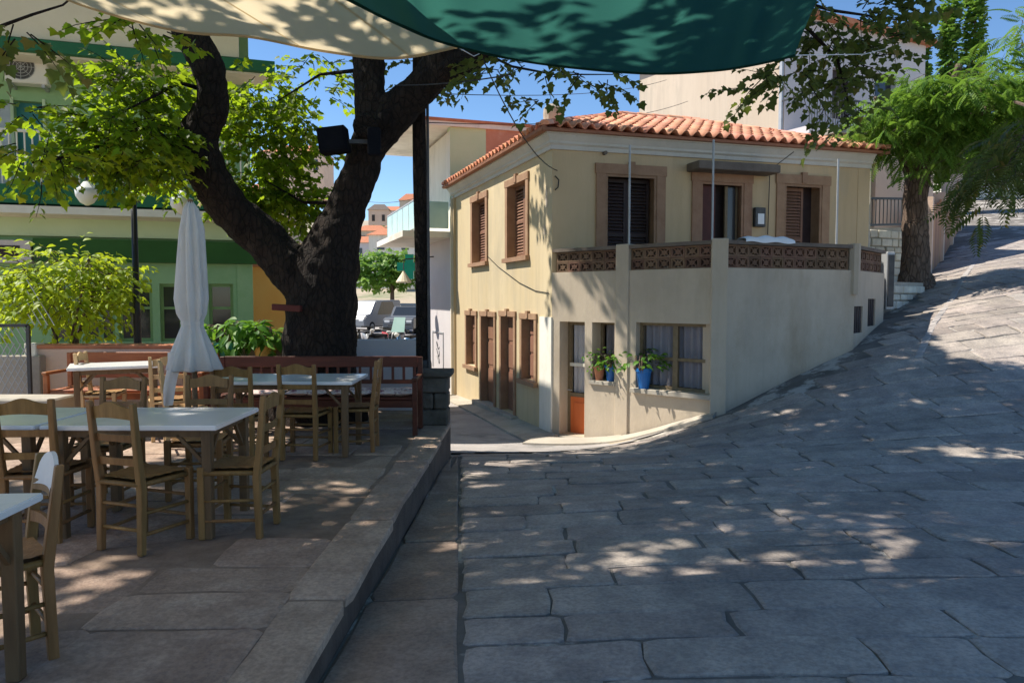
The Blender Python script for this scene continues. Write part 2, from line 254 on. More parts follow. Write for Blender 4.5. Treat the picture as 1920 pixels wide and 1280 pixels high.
class MB:
    def __init__(s): s.v = []; s.f = []
    def add(s, vs, fs):
        k = len(s.v); s.v += [tuple(v) for v in vs]; s.f += [tuple(i + k for i in f) for f in fs]; return s
    def quad(s, a, b, c, d): return s.add([a, b, c, d], [(0, 1, 2, 3)])
    def box(s, c, size, M=None, taper=1.0):
        x, y, z = (q / 2 for q in size); vs = []
        for dz in (-1, 1):
            t = taper if dz > 0 else 1.0
            for dx, dy in ((-1, -1), (1, -1), (1, 1), (-1, 1)):
                p = Vector((dx * x * t, dy * y * t, dz * z))
                if M is not None: p = M @ p
                vs.append(Vector(c) + p)
        return s.add(vs, [(3, 2, 1, 0), (4, 5, 6, 7), (0, 1, 5, 4), (1, 2, 6, 5), (2, 3, 7, 6), (3, 0, 4, 7)])
    def hexa(s, vs): return s.add(vs, [(3, 2, 1, 0), (4, 5, 6, 7), (0, 1, 5, 4), (1, 2, 6, 5), (2, 3, 7, 6), (3, 0, 4, 7)])
    def bar(s, a, b, w, h=None, up=(0, 0, 1)):
        a = Vector(a); b = Vector(b); d = (b - a).normalized(); h = h or w
        u = Vector(up)
        if abs(d.dot(u)) > 0.95: u = Vector((0, 1, 0))
        r = d.cross(u).normalized(); t = r.cross(d).normalized(); r = r * w / 2; t = t * h / 2
        return s.hexa([a - r - t, a + r - t, b + r - t, b - r - t, a - r + t, a + r + t, b + r + t, b - r + t])
    def prism(s, poly, z0, z1):
        n = len(poly); vs = [(p[0], p[1], z0) for p in poly] + [(p[0], p[1], z1) for p in poly]
        fs = [tuple(range(n - 1, -1, -1)), tuple(range(n, 2 * n))] + [(i, (i + 1) % n, n + (i + 1) % n, n + i) for i in range(n)]
        return s.add(vs, fs)
    def extr(s, poly3, off):
        n = len(poly3); off = Vector(off); vs = [Vector(p) for p in poly3]; vs += [p + off for p in vs]
        return s.add(vs, [tuple(range(n - 1, -1, -1)), tuple(range(n, 2 * n))] + [(i, (i + 1) % n, n + (i + 1) % n, n + i) for i in range(n)])
    def tube(s, pts, radii, n=8, cap=True):
        pts = [Vector(p) for p in pts]; m = len(pts)
        if not hasattr(radii, '__len__'): radii = [radii] * m
        ref = None; vs = []
        for i, p in enumerate(pts):
            d = (pts[min(i + 1, m - 1)] - pts[max(i - 1, 0)]).normalized()
            if ref is None:
                ref = d.orthogonal().normalized()
            ref = (ref - d * ref.dot(d)).normalized(); b = d.cross(ref)
            for k in range(n):
                a = 2 * PI * k / n; vs.append(p + (ref * math.cos(a) + b * math.sin(a)) * radii[i])
        fs = [(i * n + k, i * n + (k + 1) % n, (i + 1) * n + (k + 1) % n, (i + 1) * n + k) for i in range(m - 1) for k in range(n)]
        if cap: fs += [tuple(range(n - 1, -1, -1)), tuple(range((m - 1) * n, m * n))]
        return s.add(vs, fs)
    def lathe(s, prof, c=(0, 0, 0), n=16, fold=None):
        vs = []; m = len(prof); c = Vector(c)
        for r, z in prof:
            for k in range(n):
                a = 2 * PI * k / n; q = r * (fold(a, z) if fold else 1)
                vs.append(c + Vector((q * math.cos(a), q * math.sin(a), z)))
        fs = [(i * n + k, i * n + (k + 1) % n, (i + 1) * n + (k + 1) % n, (i + 1) * n + k) for i in range(m - 1) for k in range(n)]
        fs += [tuple(range(n - 1, -1, -1)), tuple(range((m - 1) * n, m * n))]
        return s.add(vs, fs)
    def mesh(s, name, mt, smooth=False, bevel=0.0, seg=1):
        me = bpy.data.meshes.new(name); me.from_pydata(s.v, [], s.f); me.update()
        if bevel:
            bm = bmesh.new(); bm.from_mesh(me)
            bmesh.ops.remove_doubles(bm, verts=bm.verts, dist=1e-5)
            es = [e for e in bm.edges if len(e.link_faces) == 2 and e.calc_face_angle(0) > 0.5]
            bmesh.ops.bevel(bm, geom=es, offset=bevel, segments=seg, affect='EDGES', clamp_overlap=True)
            bm.to_mesh(me); bm.free()
        me.materials.append(MATS[mt])
        if smooth: me.shade_smooth()
        return me
    def build(s, name, mt, parent=None, W=None, smooth=False, bevel=0.0, seg=1):
        return meshobj(name, s.mesh(name, mt, smooth, bevel, seg), parent, W)

class Plane:
    """vertical wall plane from plan point A (left, seen from outside) to B (right)"""
    def __init__(s, A, B):
        s.A = Vector((A[0], A[1], 0)); d = Vector((B[0], B[1], 0)) - s.A; s.len = d.length; s.d = d.normalized()
        s.n = Vector((s.d.y, -s.d.x, 0))
    def pt(s, a, z, off=0.0): return s.A + s.d * a + s.n * off + Vector((0, 0, z))
    def hit(s, px, py, off=0.0):
        r = ray(px, py); o = Vector((0, 0, E)); t = (s.A + s.n * off - o).dot(s.n) / r.dot(s.n); p = o + r * t
        return (p - s.A).dot(s.d), p.z
    def rect(s, x0, y0, x1, y1, off=0.0):
        xm = (x0 + x1) / 2; ym = (y0 + y1) / 2
        return s.hit(x0, ym, off)[0], s.hit(x1, ym, off)[0], s.hit(xm, y1, off)[1], s.hit(xm, y0, off)[1]
    def box(s, mb, a0, a1, z0, z1, o0, o1):
        return mb.hexa([s.pt(a0, z0, o1), s.pt(a1, z0, o1), s.pt(a1, z0, o0), s.pt(a0, z0, o0),
                        s.pt(a0, z1, o1), s.pt(a1, z1, o1), s.pt(a1, z1, o0), s.pt(a0, z1, o0)])
    def wall(s, mb, a0, a1, z0, z1, holes=(), thick=0.3):
        A = sorted({a0, a1, *[h[0] for h in holes], *[h[1] for h in holes]}); Z = sorted({z0, z1, *[h[2] for h in holes], *[h[3] for h in holes]})
        def inh(a, z): return any(h[0] < a < h[1] and h[2] < z < h[3] for h in holes)
        for i in range(len(A) - 1):
            for j in range(len(Z) - 1):
                if inh((A[i] + A[i + 1]) / 2, (Z[j] + Z[j + 1]) / 2): continue
                mb.quad(s.pt(A[i], Z[j]), s.pt(A[i + 1], Z[j]), s.pt(A[i + 1], Z[j + 1]), s.pt(A[i], Z[j + 1]))
                mb.quad(s.pt(A[i + 1], Z[j], -thick), s.pt(A[i], Z[j], -thick), s.pt(A[i], Z[j + 1], -thick), s.pt(A[i + 1], Z[j + 1], -thick))
        for (b0, b1, y0, y1) in [(h[0], h[1], h[2], h[3]) for h in holes] + [(a1, a0, z0, z1)]:
            mb.quad(s.pt(b0, y0), s.pt(b0, y1), s.pt(b0, y1, -thick), s.pt(b0, y0, -thick))
            mb.quad(s.pt(b1, y0), s.pt(b1, y0, -thick), s.pt(b1, y1, -thick), s.pt(b1, y1))
            mb.quad(s.pt(b0, y0), s.pt(b0, y0, -thick), s.pt(b1, y0, -thick), s.pt(b1, y0))
            mb.quad(s.pt(b0, y1), s.pt(b1, y1), s.pt(b1, y1, -thick), s.pt(b0, y1, -thick))
        return mb
def pin(poly, x, y):
    c = False; n = len(poly)
    for i in range(n):
        x0, y0 = poly[i][:2]; x1, y1 = poly[i - 1][:2]
        if (y0 > y) != (y1 > y) and x < (x1 - x0) * (y - y0) / (y1 - y0) + x0: c = not c
    return c

# ================================================================== SETTING: ground, street, terrace
CP = [(0, 3, -1.68), (-.8, 3, -1.73), (-.8, 9.4, -2.0), (-.8, 6, -1.86), (.7, 13.3, -2.52), (-1.6, 20, -2.67), (-3.5, 26, -2.7), (1.83, 12.4, -2.37),
      (3.11, 11.2, -1.78), (4.4, 11.7, -1.30), (5.67, 12.3, -.86), (6.8, 13.8, -.45), (7.6, 14.6, -.26), (9.1, 16.5, .3), (15.4, 26, 2.2), (20.6, 34, 4.0), (25, 41, 5.6),
      (3.67, 5.35, -1.64), (5.5, 8, -1.60), (3, 8, -1.74), (7.4, 11, -.82), (8.3, 12.2, -.38), (9.3, 13.6, .0), (2, 6, -1.70), (3, 3, -1.62), (0.3, 7.5, -1.86), (12, 12, -.1), (13, 18, 1.0), (21, 26, 2.6),
      (0, -4, -1.6), (8, -4, -1.5), (9, 3, -1.55), (9, 8, -1.45), (-3, 12, -2.3), (-8, 14, -1.9), (-16, 16, -1.7), (-3, 36, -2.75), (-14, 36, -2.6), (6, 24, -1.2), (4, 34, 1.0), (30, 12, 1.6), (30, 30, 3.6)]
CP = np.array(CP, float); CP[:, 2] += E
def _U(r2): return 0.5 * r2 * np.log(r2 + 1e-9)
def tps_fit(cp, lam=0.02):
    n = len(cp); xy = cp[:, :2]; r2 = ((xy[:, None] - xy[None]) ** 2).sum(-1)
    K = _U(r2) + lam * np.eye(n); Pm = np.c_[np.ones(n), xy]
    A = np.block([[K, Pm], [Pm.T, np.zeros((3, 3))]])
    return np.linalg.solve(A, np.r_[cp[:, 2], 0, 0, 0])
TW = tps_fit(CP)
def hs(xy):
    xy = np.atleast_2d(np.asarray(xy, float)); r2 = ((xy[:, None] - CP[None, :, :2]) ** 2).sum(-1)
    return _U(r2) @ TW[:-3] + TW[-3] + xy @ TW[-2:]
def h(x, y): return float(hs([[x, y]])[0])
def sstep(a, b, x): t = np.clip((x - a) / (b - a), 0, 1); return t * t * (3 - 2 * t)
def ground_z(xy):
    xy = np.atleast_2d(np.asarray(xy, float)); x = xy[:, 0]; y = xy[:, 1]
    near = hs(np.c_[np.clip(x, -18, 30), np.clip(y, -5, 42)])
    far = -1.15 + 40 * sstep(75, 330, y) + 5 * np.sin(x * .021) * sstep(90, 200, y) + sstep(14, 60, x) * 8 * sstep(-40, 60, y)
    d = np.maximum.reduce([np.maximum(-14 - x, 0), np.maximum(x - 26, 0), np.maximum(y - 34, 0), np.maximum(-4 - y, 0)])
    w = sstep(0, 14, d); z = near * (1 - w) + far * w - 0.07
    t = (x < -.6) & (y < 10.2) & (y > -9) & (x > -14)
    return np.where(t, np.minimum(z, -.45), z)
def sheet(name, xs, ys, zf, mt, skip=None):
    xy = np.array([(x, y) for y in ys for x in xs]); z = zf(xy); nx = len(xs)
    vs = [(a[0], a[1], c) for a, c in zip(xy, z)]; fs = []
    for j in range(len(ys) - 1):
        for i in range(nx - 1):
            cx = (xs[i] + xs[i + 1]) / 2; cy = (ys[j] + ys[j + 1]) / 2
            if skip and skip(cx, cy): continue
            k = j * nx + i; fs.append((k, k + 1, k + nx + 1, k + nx))
    mb = MB(); mb.v = vs; mb.f = fs
    return tag(mb.build(name, mt, smooth=True), kind='structure')
gx = np.r_[-900, -600, -400, -280, -200, -140, -100, -70, -50, -36, np.arange(-26, 34, 1.5), 36, 50, 70, 100, 140, 200, 280, 400, 600, 900]
gy = np.r_[-400, -200, -100, -50, -28, np.arange(-16, 60, 1.5), 66, 74, 82, 92, 104, 118, 134, 150, 170, 190, 215, 240, 270, 300, 340, 400, 520, 800, 1400]
sheet('ground', gx, gy, ground_z, 'hill_soil')

K0 = Vector((.72, 13.5)); K1 = Vector((X(1168, 12.5), 12.5)); K2 = Vector((X(1348, 11.3), 11.3)); K3 = Vector((X(1600, 12.4), 12.4)); K4 = Vector((X(1656, 13.9), 13.9))
LD = Vector((-.324, .946)); FD = Vector((.956, .292))
L1 = K0 + LD * 7.13; F1 = K0 + FD * 6.95
HOUSE = [K0, K1, K2, K3, K4, F1 + Vector((.8, .4)), F1 + LD * 6, L1]
TERR = [(-1.0, -4), (-.78, 9.4), (-1.25, 10.5), (-13, 12.6), (-13, -4)]
def kerbx(y): return -1.0 + .22 * (y + 4) / 13.4

# ---- street: a mortar bed carrying real paving stones
sx = np.arange(-3.4, 26, .35); sy = np.arange(-3, 44, .35)
def skip_street(x, y):
    if y < 9.6 and x < -.95: return True
    if x < -1.2 and 9 < y < 11: return True
    return False
street = sheet('street', sx, sy, lambda xy: hs(xy), 'mortar', skip_street)

# lane beside the yellow facade: a smooth concrete sheet
def lane_edge(x): return 9.75 + .62 * (x + .7)          # the paving ends along this line
lane = MB()
lx = np.arange(-3.2, 4.4, .3); ly = np.arange(8.6, 40, .3)
def in_lane(x, y):
    if y < lane_edge(x) or x > 3.0: return False
    if x < -1.0 and y < 10.9: return False
    return True
sheet('lane_surface', lx, ly, lambda xy: hs(xy) + .022, 'lane', lambda x, y: not in_lane(x, y))

def stone_mesh(quad, zf, gap, proud, thick=.06, jit=.014, tilt=.006, rng=random):
    """one paving stone: a jittered 8-cornered block with a worn chamfer, top following the ground"""
    q = [Vector(p) for p in quad]; c = sum(q, Vector((0, 0))) / 4
    out = []
    for i in range(4):
        a, b = q[i], q[(i + 1) % 4]
        for t in (0.06, 0.5, .94):
            p = a.lerp(b, t)
            if t == .5: p += Vector((rng.uniform(-1, 1), rng.uniform(-1, 1))) * jit
            out.append(p)
    n = len(out); res = []
    for ins in (gap, gap, gap + .016):
        res.append([p + (c - p).normalized() * ins * 1.25 for p in out])
    ta = rng.uniform(-tilt, tilt); tb = rng.uniform(-tilt, tilt); dz = rng.uniform(-.006, .008)
    def top(p): return zf(p.x, p.y) + proud + dz + (p.x - c.x) * ta + (p.y - c.y) * tb
    vs = [(p.x, p.y, top(p) - thick) for p in res[0]] + [(p.x, p.y, top(p) - .007) for p in res[1]] + [(p.x, p.y, top(p)) for p in res[2]]
    fs = [tuple(range(2 * n, 3 * n))]
    for k in (0, 1):
        fs += [(k * n + i, k * n + (i + 1) % n, (k + 1) * n + (i + 1) % n, (k + 1) * n + i) for i in range(n)]
    return vs, fs

rng = random.Random(11); stones = []
GR = -.035
def uv2xy(u, v): return (u + v * .02, v + u * GR)
v = 1.2
gutter_line = lambda y: -.22 - .45 * (y - 3) / 6.2
HX = [(p[0] - K2.x, p[1] - K2.y) for p in HOUSE]
HXP = [(K2.x + (p[0]) * 1.0, K2.y + p[1] * 1.0) for p in HX]
def in_house(x, y):
    for dx, dy in ((0, 0), (.12, .16), (-.12, .16), (0, .2)):
        if pin(HOUSE, x + dx, y + dy): return True
    return False
row = 0
while v < 24:
    dv = rng.uniform(.27, .45) if v < 13 else rng.uniform(.26, .36)
    u = -1.4 + rng.uniform(-.5, 0) if v > 9.5 else gutter_line(v + dv / 2) - .02 * v + .005
    while u < 17:
        du = rng.uniform(.5, 1.15) if v < 12 else rng.uniform(.4, .7)
        q = [uv2xy(u, v), uv2xy(u + du, v), uv2xy(u + du, v + dv), uv2xy(u, v + dv)]
        q = [(a + rng.uniform(-.010, .010), b + rng.uniform(-.010, .010)) for a, b in q]
        cx = sum(p[0] for p in q) / 4; cy = sum(p[1] for p in q) / 4
        xl = gutter_line(cy) if cy < 9.6 else -9
        u += du
        q = [(max(a, gutter_line(b) + .01) if b < 9.75 else a, b) for a, b in q]
        if max(p[0] for p in q) - min(p[0] for p in q) < .18: continue
        if cx < xl - .05: continue
        if cy > lane_edge(cx) - .15 and cx < 3.05: continue
        if any(in_house(*p) for p in q): continue
        if cy > 14 and cx < 5.5 + (cy - 14) * .9: continue
        if cx > 12 + cy * .45: continue
        c = project(Vector((cx, cy, h(cx, cy))))
        if c[2] < .5 or not (-80 < c[0] < 2020 and 300 < c[1] < 1400): continue
        size = du * dv * (F / c[2]) ** 2 * max(.03, (E - h(cx, cy)) / c[2])
        if c[0] < 0 or c[0] > 1920 or c[1] > 1280: size *= .3
        stones.append((size, q))
    v += dv
stones.sort(key=lambda t: -t[0])
big = stones[:300]; rest = stones[300:]
rng2 = random.Random(5)
for sz, q in big:
    vs, fs = stone_mesh(q, h, .008, .013, jit=.024, tilt=.011, rng=rng2)
    MB().add(vs, fs).build('paving_stone', 'paver', street)
mb = MB()
for sz, q in rest:
    vs, fs = stone_mesh(q, h, .008, .013, jit=.02, tilt=.012, rng=rng2); mb.add(vs, fs)
tag(mb.build('paving_stones', 'paver_far', street), 'grey paving stones running on up the hill', kind='stuff')
# smooth gutter slabs between kerb and paving
y = -1.0
while y < 9.55:
    L = rng2.uniform(.9, 1.6); y1 = min(y + L, 9.62)
    q = [(kerbx(y) + .012, y), (gutter_line(y), y), (gutter_line(y1), y1), (kerbx(y1) + .012, y1)]
    vs, fs = stone_mesh(q, h, .005, .014, jit=.006, tilt=.002, rng=rng2)
    MB().add(vs, fs).build('gutter_slab', 'gutter_slab', street); y = y1
# worn pale gutter course climbing the hill
def PG(px, py):
    d = ray(px, py); t = 2.0
    while t < 60:
        p = Vector((0, 0, E)) + d * t
        if p.z < h(p.x, p.y): return p
        t += .05
    return p
gl = [PG(1722, 672), PG(1750, 610), PG(1785, 560), PG(1812, 515), PG(1838, 462)]
for i in range(30):
    t0 = i / 30; t1 = (i + .93) / 30
    def gp(t, s):
        f = t * (len(gl) - 1); k = min(int(f), len(gl) - 2); p = gl[k].lerp(gl[k + 1], f - k); return (p.x + s, p.y)
    q = [gp(t0, -.07), gp(t0, .07), gp(t1, .07), gp(t1, -.07)]
    vs, fs = stone_mesh(q, h, .004, .022, rng=rng2); MB().add(vs, fs).build('gutter_stone', 'lane', street)

# ---- cafe terrace
terrace = MB().prism(TERR, -1.6, -.02).build('terrace', 'kerb_face_shaded'); tag(terrace, kind='structure')
m = MB(); m.prism([(-1.0 + .012, -3.9), (-.79, 9.38), (-1.26, 10.45), (-12.9, 12.5), (-12.9, -3.9)], -.019, -.0045); m.build('mortar_bed', 'terrace_mortar', terrace)
def flat(x, y): return 0.0
y = -.8; rk = random.Random(3)
while y < 9.38:
    L = rk.uniform(.7, 1.5); y1 = min(y + L, 9.4)
    if 9.4 - y1 < .35: y1 = 9.4
    q = [(kerbx(y) - .3, y), (kerbx(y) + .02 + rk.uniform(-.012, .012), y), (kerbx(y1) + .02 + rk.uniform(-.012, .012), y1), (kerbx(y1) - .3, y1)]
    vs, fs = stone_mesh(q, flat, .002, .001, thick=.05, jit=.012, tilt=.003, rng=rk)
    MB().add(vs, fs).build('kerb_stone', 'kerb_stone', terrace); y = y1
def subdiv(x0, y0, x1, y1, out):
    w, d = x1 - x0, y1 - y0
    lim = .75 + .5 * rk.random()
    if w < lim * 1.25 and d < lim: out.append((x0, y0, x1, y1)); return
    if w / 1.25 > d:
        c = x0 + w * rk.uniform(.38, .62); subdiv(x0, y0, c, y1, out); subdiv(c, y0, x1, y1, out)
    else:
        c = y0 + d * rk.uniform(.38, .62); subdiv(x0, y0, x1, c, out); subdiv(x0, c, x1, y1, out)
sl = []; subdiv(-8.2, 0.4, kerbx(5) - .305, 10.2, sl)
for (x0, y0, x1, y1) in sl:
    q = [(x0, y0), (x1, y0), (x1, y1), (x0, y1)]; q = [(a + rk.uniform(-.03, .03) * (a < -1.2), b + rk.uniform(-.03, .03)) for a, b in q]
    c = project(Vector(((x0 + x1) / 2, (y0 + y1) / 2, 0)))
    if c[2] < .4 or c[0] < -250: continue
    vs, fs = stone_mesh(q, flat, .002, .0, thick=.03, jit=.02, tilt=.003, rng=rk)
    MB().add(vs, fs).build('floor_slab', 'terrace_slab', terrace)

# ================================================================== CORNER HOUSE
house = thing('corner_house', (K0.x, K0.y, h(K0.x, K0.y)), 'two-storey yellow corner house with red tiled roof and projecting balcony', 'house')
PL = Plane(L1, K0); PF = Plane(K0, F1)
P1 = Plane(K0, K1); P2 = Plane(K1, K2); P3 = Plane(K2, K3); P4 = Plane(K3, K4)
ZE = PF.hit(1037, 247)[1]                      # eaves
ZB = -1.9                                      # walls go down below the street
ZPAR = E + .887                                # parapet top
ZLAT = E + .47                                 # bottom of the pierced blocks
ZFL = E + .12
# --- left facade
lw = [PL.rect(887, 374, 912, 492), PL.rect(953, 343, 988, 482)]
lo = [PL.rect(876, 590, 893, 685), PL.rect(904, 592, 928, 760), PL.rect(941, 592, 965, 772), PL.rect(980, 597, 1004, 713)]
mbw = PL.wall(MB(), 0, PL.len, ZB, ZE, lw + lo, .42)
mbw.build('facade_wall', 'yellow_plaster', house)
def surround(pl, r, w, parent, sill=True, key=True, door=False, mt='brown_stone', proud=.035):
    a0, a1, z0, z1 = r; m = MB(); zb = z0
    pl.box(m, a0 - w, a0 + .012, zb, z1 - .013, -.3, proud); pl.box(m, a1 - .012, a1 + w, zb, z1 - .013, -.3, proud)
    pl.box(m, a0 - w - .02, a1 + w + .02, z1 - .012, z1 + w, -.3, proud + .008)
    o = m.build('surround', mt, parent)
    if key:
        k = MB(); c = (a0 + a1) / 2; pl.box(k, c - .06, c + .06, z1 + .01, z1 + w + .05, -.03, proud + .03); k.build('keystone', mt, o)
    if sill:
        k = MB(); pl.box(k, a0 - w - .04, a1 + w + .04, z0 - .09, z0 - .002, -.05, proud + .06); k.build('sill', mt, o)
    return o
def louvre(pl, a0, a1, z0, z1, off, parent, mt='shutter', name='shutter'):
    m = MB(); f = .05
    pl.box(m, a0, a0 + f, z0, z1, off - .04, off); pl.box(m, a1 - f, a1, z0, z1, off - .04, off)
    pl.box(m, a0 + f, a1 - f, z0, z0 + f * 1.4, off - .04, off); pl.box(m, a0 + f, a1 - f, z1 - f * 1.4, z1, off - .04, off)
    pl.box(m, a0 + f, a1 - f, (z0 + z1) / 2 - .03, (z0 + z1) / 2 + .03, off - .04, off)
    o = m.build(name, mt, parent)
    s = MB(); z = z0 + f * 1.4 + .01
    while z < z1 - f * 1.4 - .03:
        s.hexa([pl.pt(a0 + f, z, off - .008), pl.pt(a1 - f, z, off - .008), pl.pt(a1 - f, z + .012, off - .034), pl.pt(a0 + f, z + .012, off - .034),
                pl.pt(a0 + f, z + .01, off - .004), pl.pt(a1 - f, z + .01, off - .004), pl.pt(a1 - f, z + .05, off - .034), pl.pt(a0 + f, z + .05, off - .034)])
        z += .062
    s.build('louvres', mt, o); return o
for r in lw:
    w = surround(PL, r, .13, house); w.name = 'window'; m = (r[0] + r[1]) / 2
    louvre(PL, r[0] + .013, m - .004, r[2], r[3] - .013, -.15, w); louvre(PL, m + .004, r[1] - .013, r[2], r[3] - .013, -.15, w)
for i, r in enumerate(lo):
    isdoor = i in (1, 2)
    w = surround(PL, r, .10, house, sill=not isdoor); w.name = 'door' if isdoor else 'window'; m = (r[0] + r[1]) / 2
    b = MB(); PL.box(b, r[0] + .013, r[1] - .013, r[2], r[3] - .013, -.20, -.14); b.build('leaf' if isdoor else 'shutter', 'shutter', w)
    b = MB()
    for a0, a1 in ((r[0] + .06, m - .03), (m + .03, r[1] - .06)):
        for z0, z1 in ((.06, .40), (.45, .70), (.74, .95)):
            PL.box(b, a0, a1, r[2] + (r[3] - r[2]) * z0, r[2] + (r[3] - r[2]) * z1, -.139, -.124)
    b.build('door_panels' if isdoor else 'shutter_panels', 'shutter', w)
# plinth, doorstep and corner pilaster
m = MB(); a = PL.hit(1013, 700)[0]; zt = PL.hit(1025, 594)[1]
PL.box(m, a, PL.len + .015, ZB, zt, -.1, .02); m.build('corner_pilaster', 'white_plaster', house)
m = MB(); a0 = PL.hit(896, 700)[0]; a1 = PL.hit(972, 700)[0]; z = lo[2][2]
PL.box(m, a0, a1, ZB, z - .01, -.3, .16); m.build('doorstep', 'concrete', house, bevel=.01)
m = MB(); PL.box(m, .03, .10, ZB, ZE - .3, .005, .09); m.build('drainpipe', 'cream_paint', house)
# --- cornice and eaves (profile swept along left and front)
def cornice(pl, s0, s1, m, mit0=False, mit1=False):
    prof = [(0, -.31), (.04, -.31), (.04, -.24), (.08, -.21), (.08, -.17), (.15, -.07), (.17, -.06), (.17, .0), (0, .0)]
    vs = []
    for s in (0, 1):
        for (o, z) in prof:
            e = s0 - (o if mit0 else 0) if s == 0 else s1 + (o if mit1 else 0)
            vs.append(pl.pt(e, ZE + z, o + .002))
    n = len(prof); fs = [tuple(range(n - 1, -1, -1)), tuple(range(n, 2 * n))] + [(i, (i + 1) % n, n + (i + 1) % n, n + i) for i in range(n)]
    m.add(vs, fs)
m = MB(); cornice(PL, 0, PL.len, m, False, True); cornice(PF, 0, PF.len, m, True, False); m.build('cornice', 'cornice', house)
# --- upper front
fd = [PF.rect(1133, 327, 1231, 470), PF.rect(1311, 341, 1394, 470), PF.rect(1468, 345, 1540, 470)]
fd = [(r[0], r[1], ZFL + .03, r[3]) for r in fd]
PF.wall(MB(), 0, PF.len, ZFL - .4, ZE, fd, .35).build('upper_front_wall', 'khaki_plaster', house)
PR = Plane(F1, F1 + LD * 6); PR.wall(MB(), 0, 6, -1, ZE, (), .3).build('side_wall', 'khaki_plaster', house)
PBk = Plane(F1 + LD * 6, L1); PBk.wall(MB(), 0, PBk.len, ZB, ZE, (), .3).build('rear_wall', 'khaki_plaster', house)
for i, r in enumerate(fd):
    w = surround(PF, r, .17, house, sill=False, key=(i != 1)); w.name = 'balcony_door'; c = (r[0] + r[1]) / 2
    k = MB(); PF.box(k, r[0] + .013, r[0] + .06, r[2], r[3] - .014, -.02, .02); PF.box(k, r[1] - .06, r[1] - .013, r[2], r[3] - .014, -.02, .02)
    PF.box(k, r[0] + .06, r[1] - .06, r[3] - .06, r[3] - .014, -.02, .02); k.build('inner_moulding', 'brown_stone', w)
    if i == 0:
        louvre(PF, r[0] + .06, c - .003, r[2], r[3] - .06, -.2, w, 'dark_shutter'); louvre(PF, c + .003, r[1] - .06, r[2], r[3] - .06, -.2, w, 'dark_shutter')
    elif i == 1:
        k = MB(); PF.box(k, r[0] + .06, r[0] + .42, r[2], r[3] - .06, -.16, -.12); k.build('open_leaf', 'red_door', w)
        k = MB(); PF.box(k, r[0] + .42, r[1], r[2], r[3], -.34, -.31); k.build('dark_interior', 'dark_shutter', w)
        k = MB(); a = r[1] - .34
        PF.box(k, a, a + .06, r[2], r[3] - .06, -.16, -.12); PF.box(k, r[1] - .1, r[1] - .06, r[2], r[3] - .06, -.16, -.12); PF.box(k, a + .06, r[1] - .1, r[2], r[2] + .5, -.16, -.12)
        k.build('glazed_leaf', 'dark_wood_frame', w)
        k = MB(); PF.box(k, a + .06, r[1] - .1, r[2] + .5, r[3] - .07, -.145, -.135); k.build('pane', 'glass_soft', w)
    else:
        louvre(PF, r[0] + .06, r[1] - .32, r[2], r[3] - .06, -.16, w, 'shutter')
        k = MB(); PF.box(k, r[1] - .32, r[1], r[2], r[3], -.34, -.30); k.build('dark_interior', 'dark_shutter', w)
m = MB(); r = PF.rect(1287, 314, 1437, 327); PF.box(m, r[0], r[1], r[2], r[3] + .02, 0.003, .45); m.build('door_canopy', 'dark_slab', house, bevel=.012)
m = MB(); r = PF.rect(1411, 390, 1430, 426); PF.box(m, *r, .003, .10); eb = m.build('meter_box', 'metal_dark', house, bevel=.008)
m = MB(); PF.box(m, r[0] + .05, r[1] - .04, r[2] + .05, r[3] - .12, .101, .108); m.build('meter_window', 'sheet_white', eb)
m = MB(); a = PF.hit(1132, 288)[0]; z = PF.hit(1132, 288)[1]; m.tube([PF.pt(a, z, 0), PF.pt(a, z, .1)], .035, 8); m.build('vent', 'dark_slab', house)
# cables on the walls
m = MB(); a, z = PF.hit(1040, 325); pts = [PF.pt(a, z - .05, .02), PF.pt(a + .06, z - .12, .05), PF.pt(a + .05, z - .25, .04), PF.pt(a, z - .3, .02)]
m.tube(pts, .012, 5); m.build('cable_loop', 'wire', house)
m = MB(); pts = []
for px, py in ((905, 470), (935, 500), (975, 530), (1005, 545), (1030, 549)):
    a, z = PL.hit(px, py); pts.append(PL.pt(a, z, .015))
m.tube(pts, .007, 4); m.build('wall_cable', 'wire', house)
# peeling plaster patches beside the corner
for k, (x0, y0, x1, y1) in enumerate(((1022, 345, 1028, 400), (1019, 420, 1024, 445))):
    a0, a1, z0, z1 = PL.rect(x0, y0, x1, y1); m = MB(); pp = []
    for q in range(14):
        t = 2 * PI * q / 14; rr = random.uniform(.6, 1.1); pp.append(PL.pt((a0 + a1) / 2 + math.cos(t) * (a1 - a0) / 2 * rr, (z0 + z1) / 2 + math.sin(t) * (z1 - z0) / 2 * rr, .003))
    m.extr(pp, PL.n * .003); m.build('peeled_patch', 'grey_plaster', house)

# --- ground floor front, four wall panels
d1 = P1.rect(1049, 603, 1095, 818); w1 = P1.rect(1110, 603, 1152, 714)
d1 = (P1.hit(1049, 700)[0], P1.hit(1096, 700)[0], P1.hit(1072, 816)[1], P1.hit(1072, 603)[1]); w1 = (w1[0], w1[1], w1[2], d1[3])
P1.wall(MB(), 0, P1.len, ZB, ZLAT, [d1, w1], .38).build('front_wall', 'grey_plaster', house)
w2 = P2.rect(1192, 606, 1331, 733)
P2.wall(MB(), 0, P2.len, ZB, ZLAT, [w2], .38).build('front_wall', 'grey_plaster', house)
P3.wall(MB(), 0, P3.len, ZB, ZLAT, (), .38).build('front_wall', 'grey_plaster', house)
s4 = [P4.rect(1601, 574, 1617, 624), P4.rect(1627, 560, 1641, 611)]
P4.wall(MB(), 0, P4.len, ZB, ZLAT, s4, .3).build('front_wall', 'grey_plaster', house)
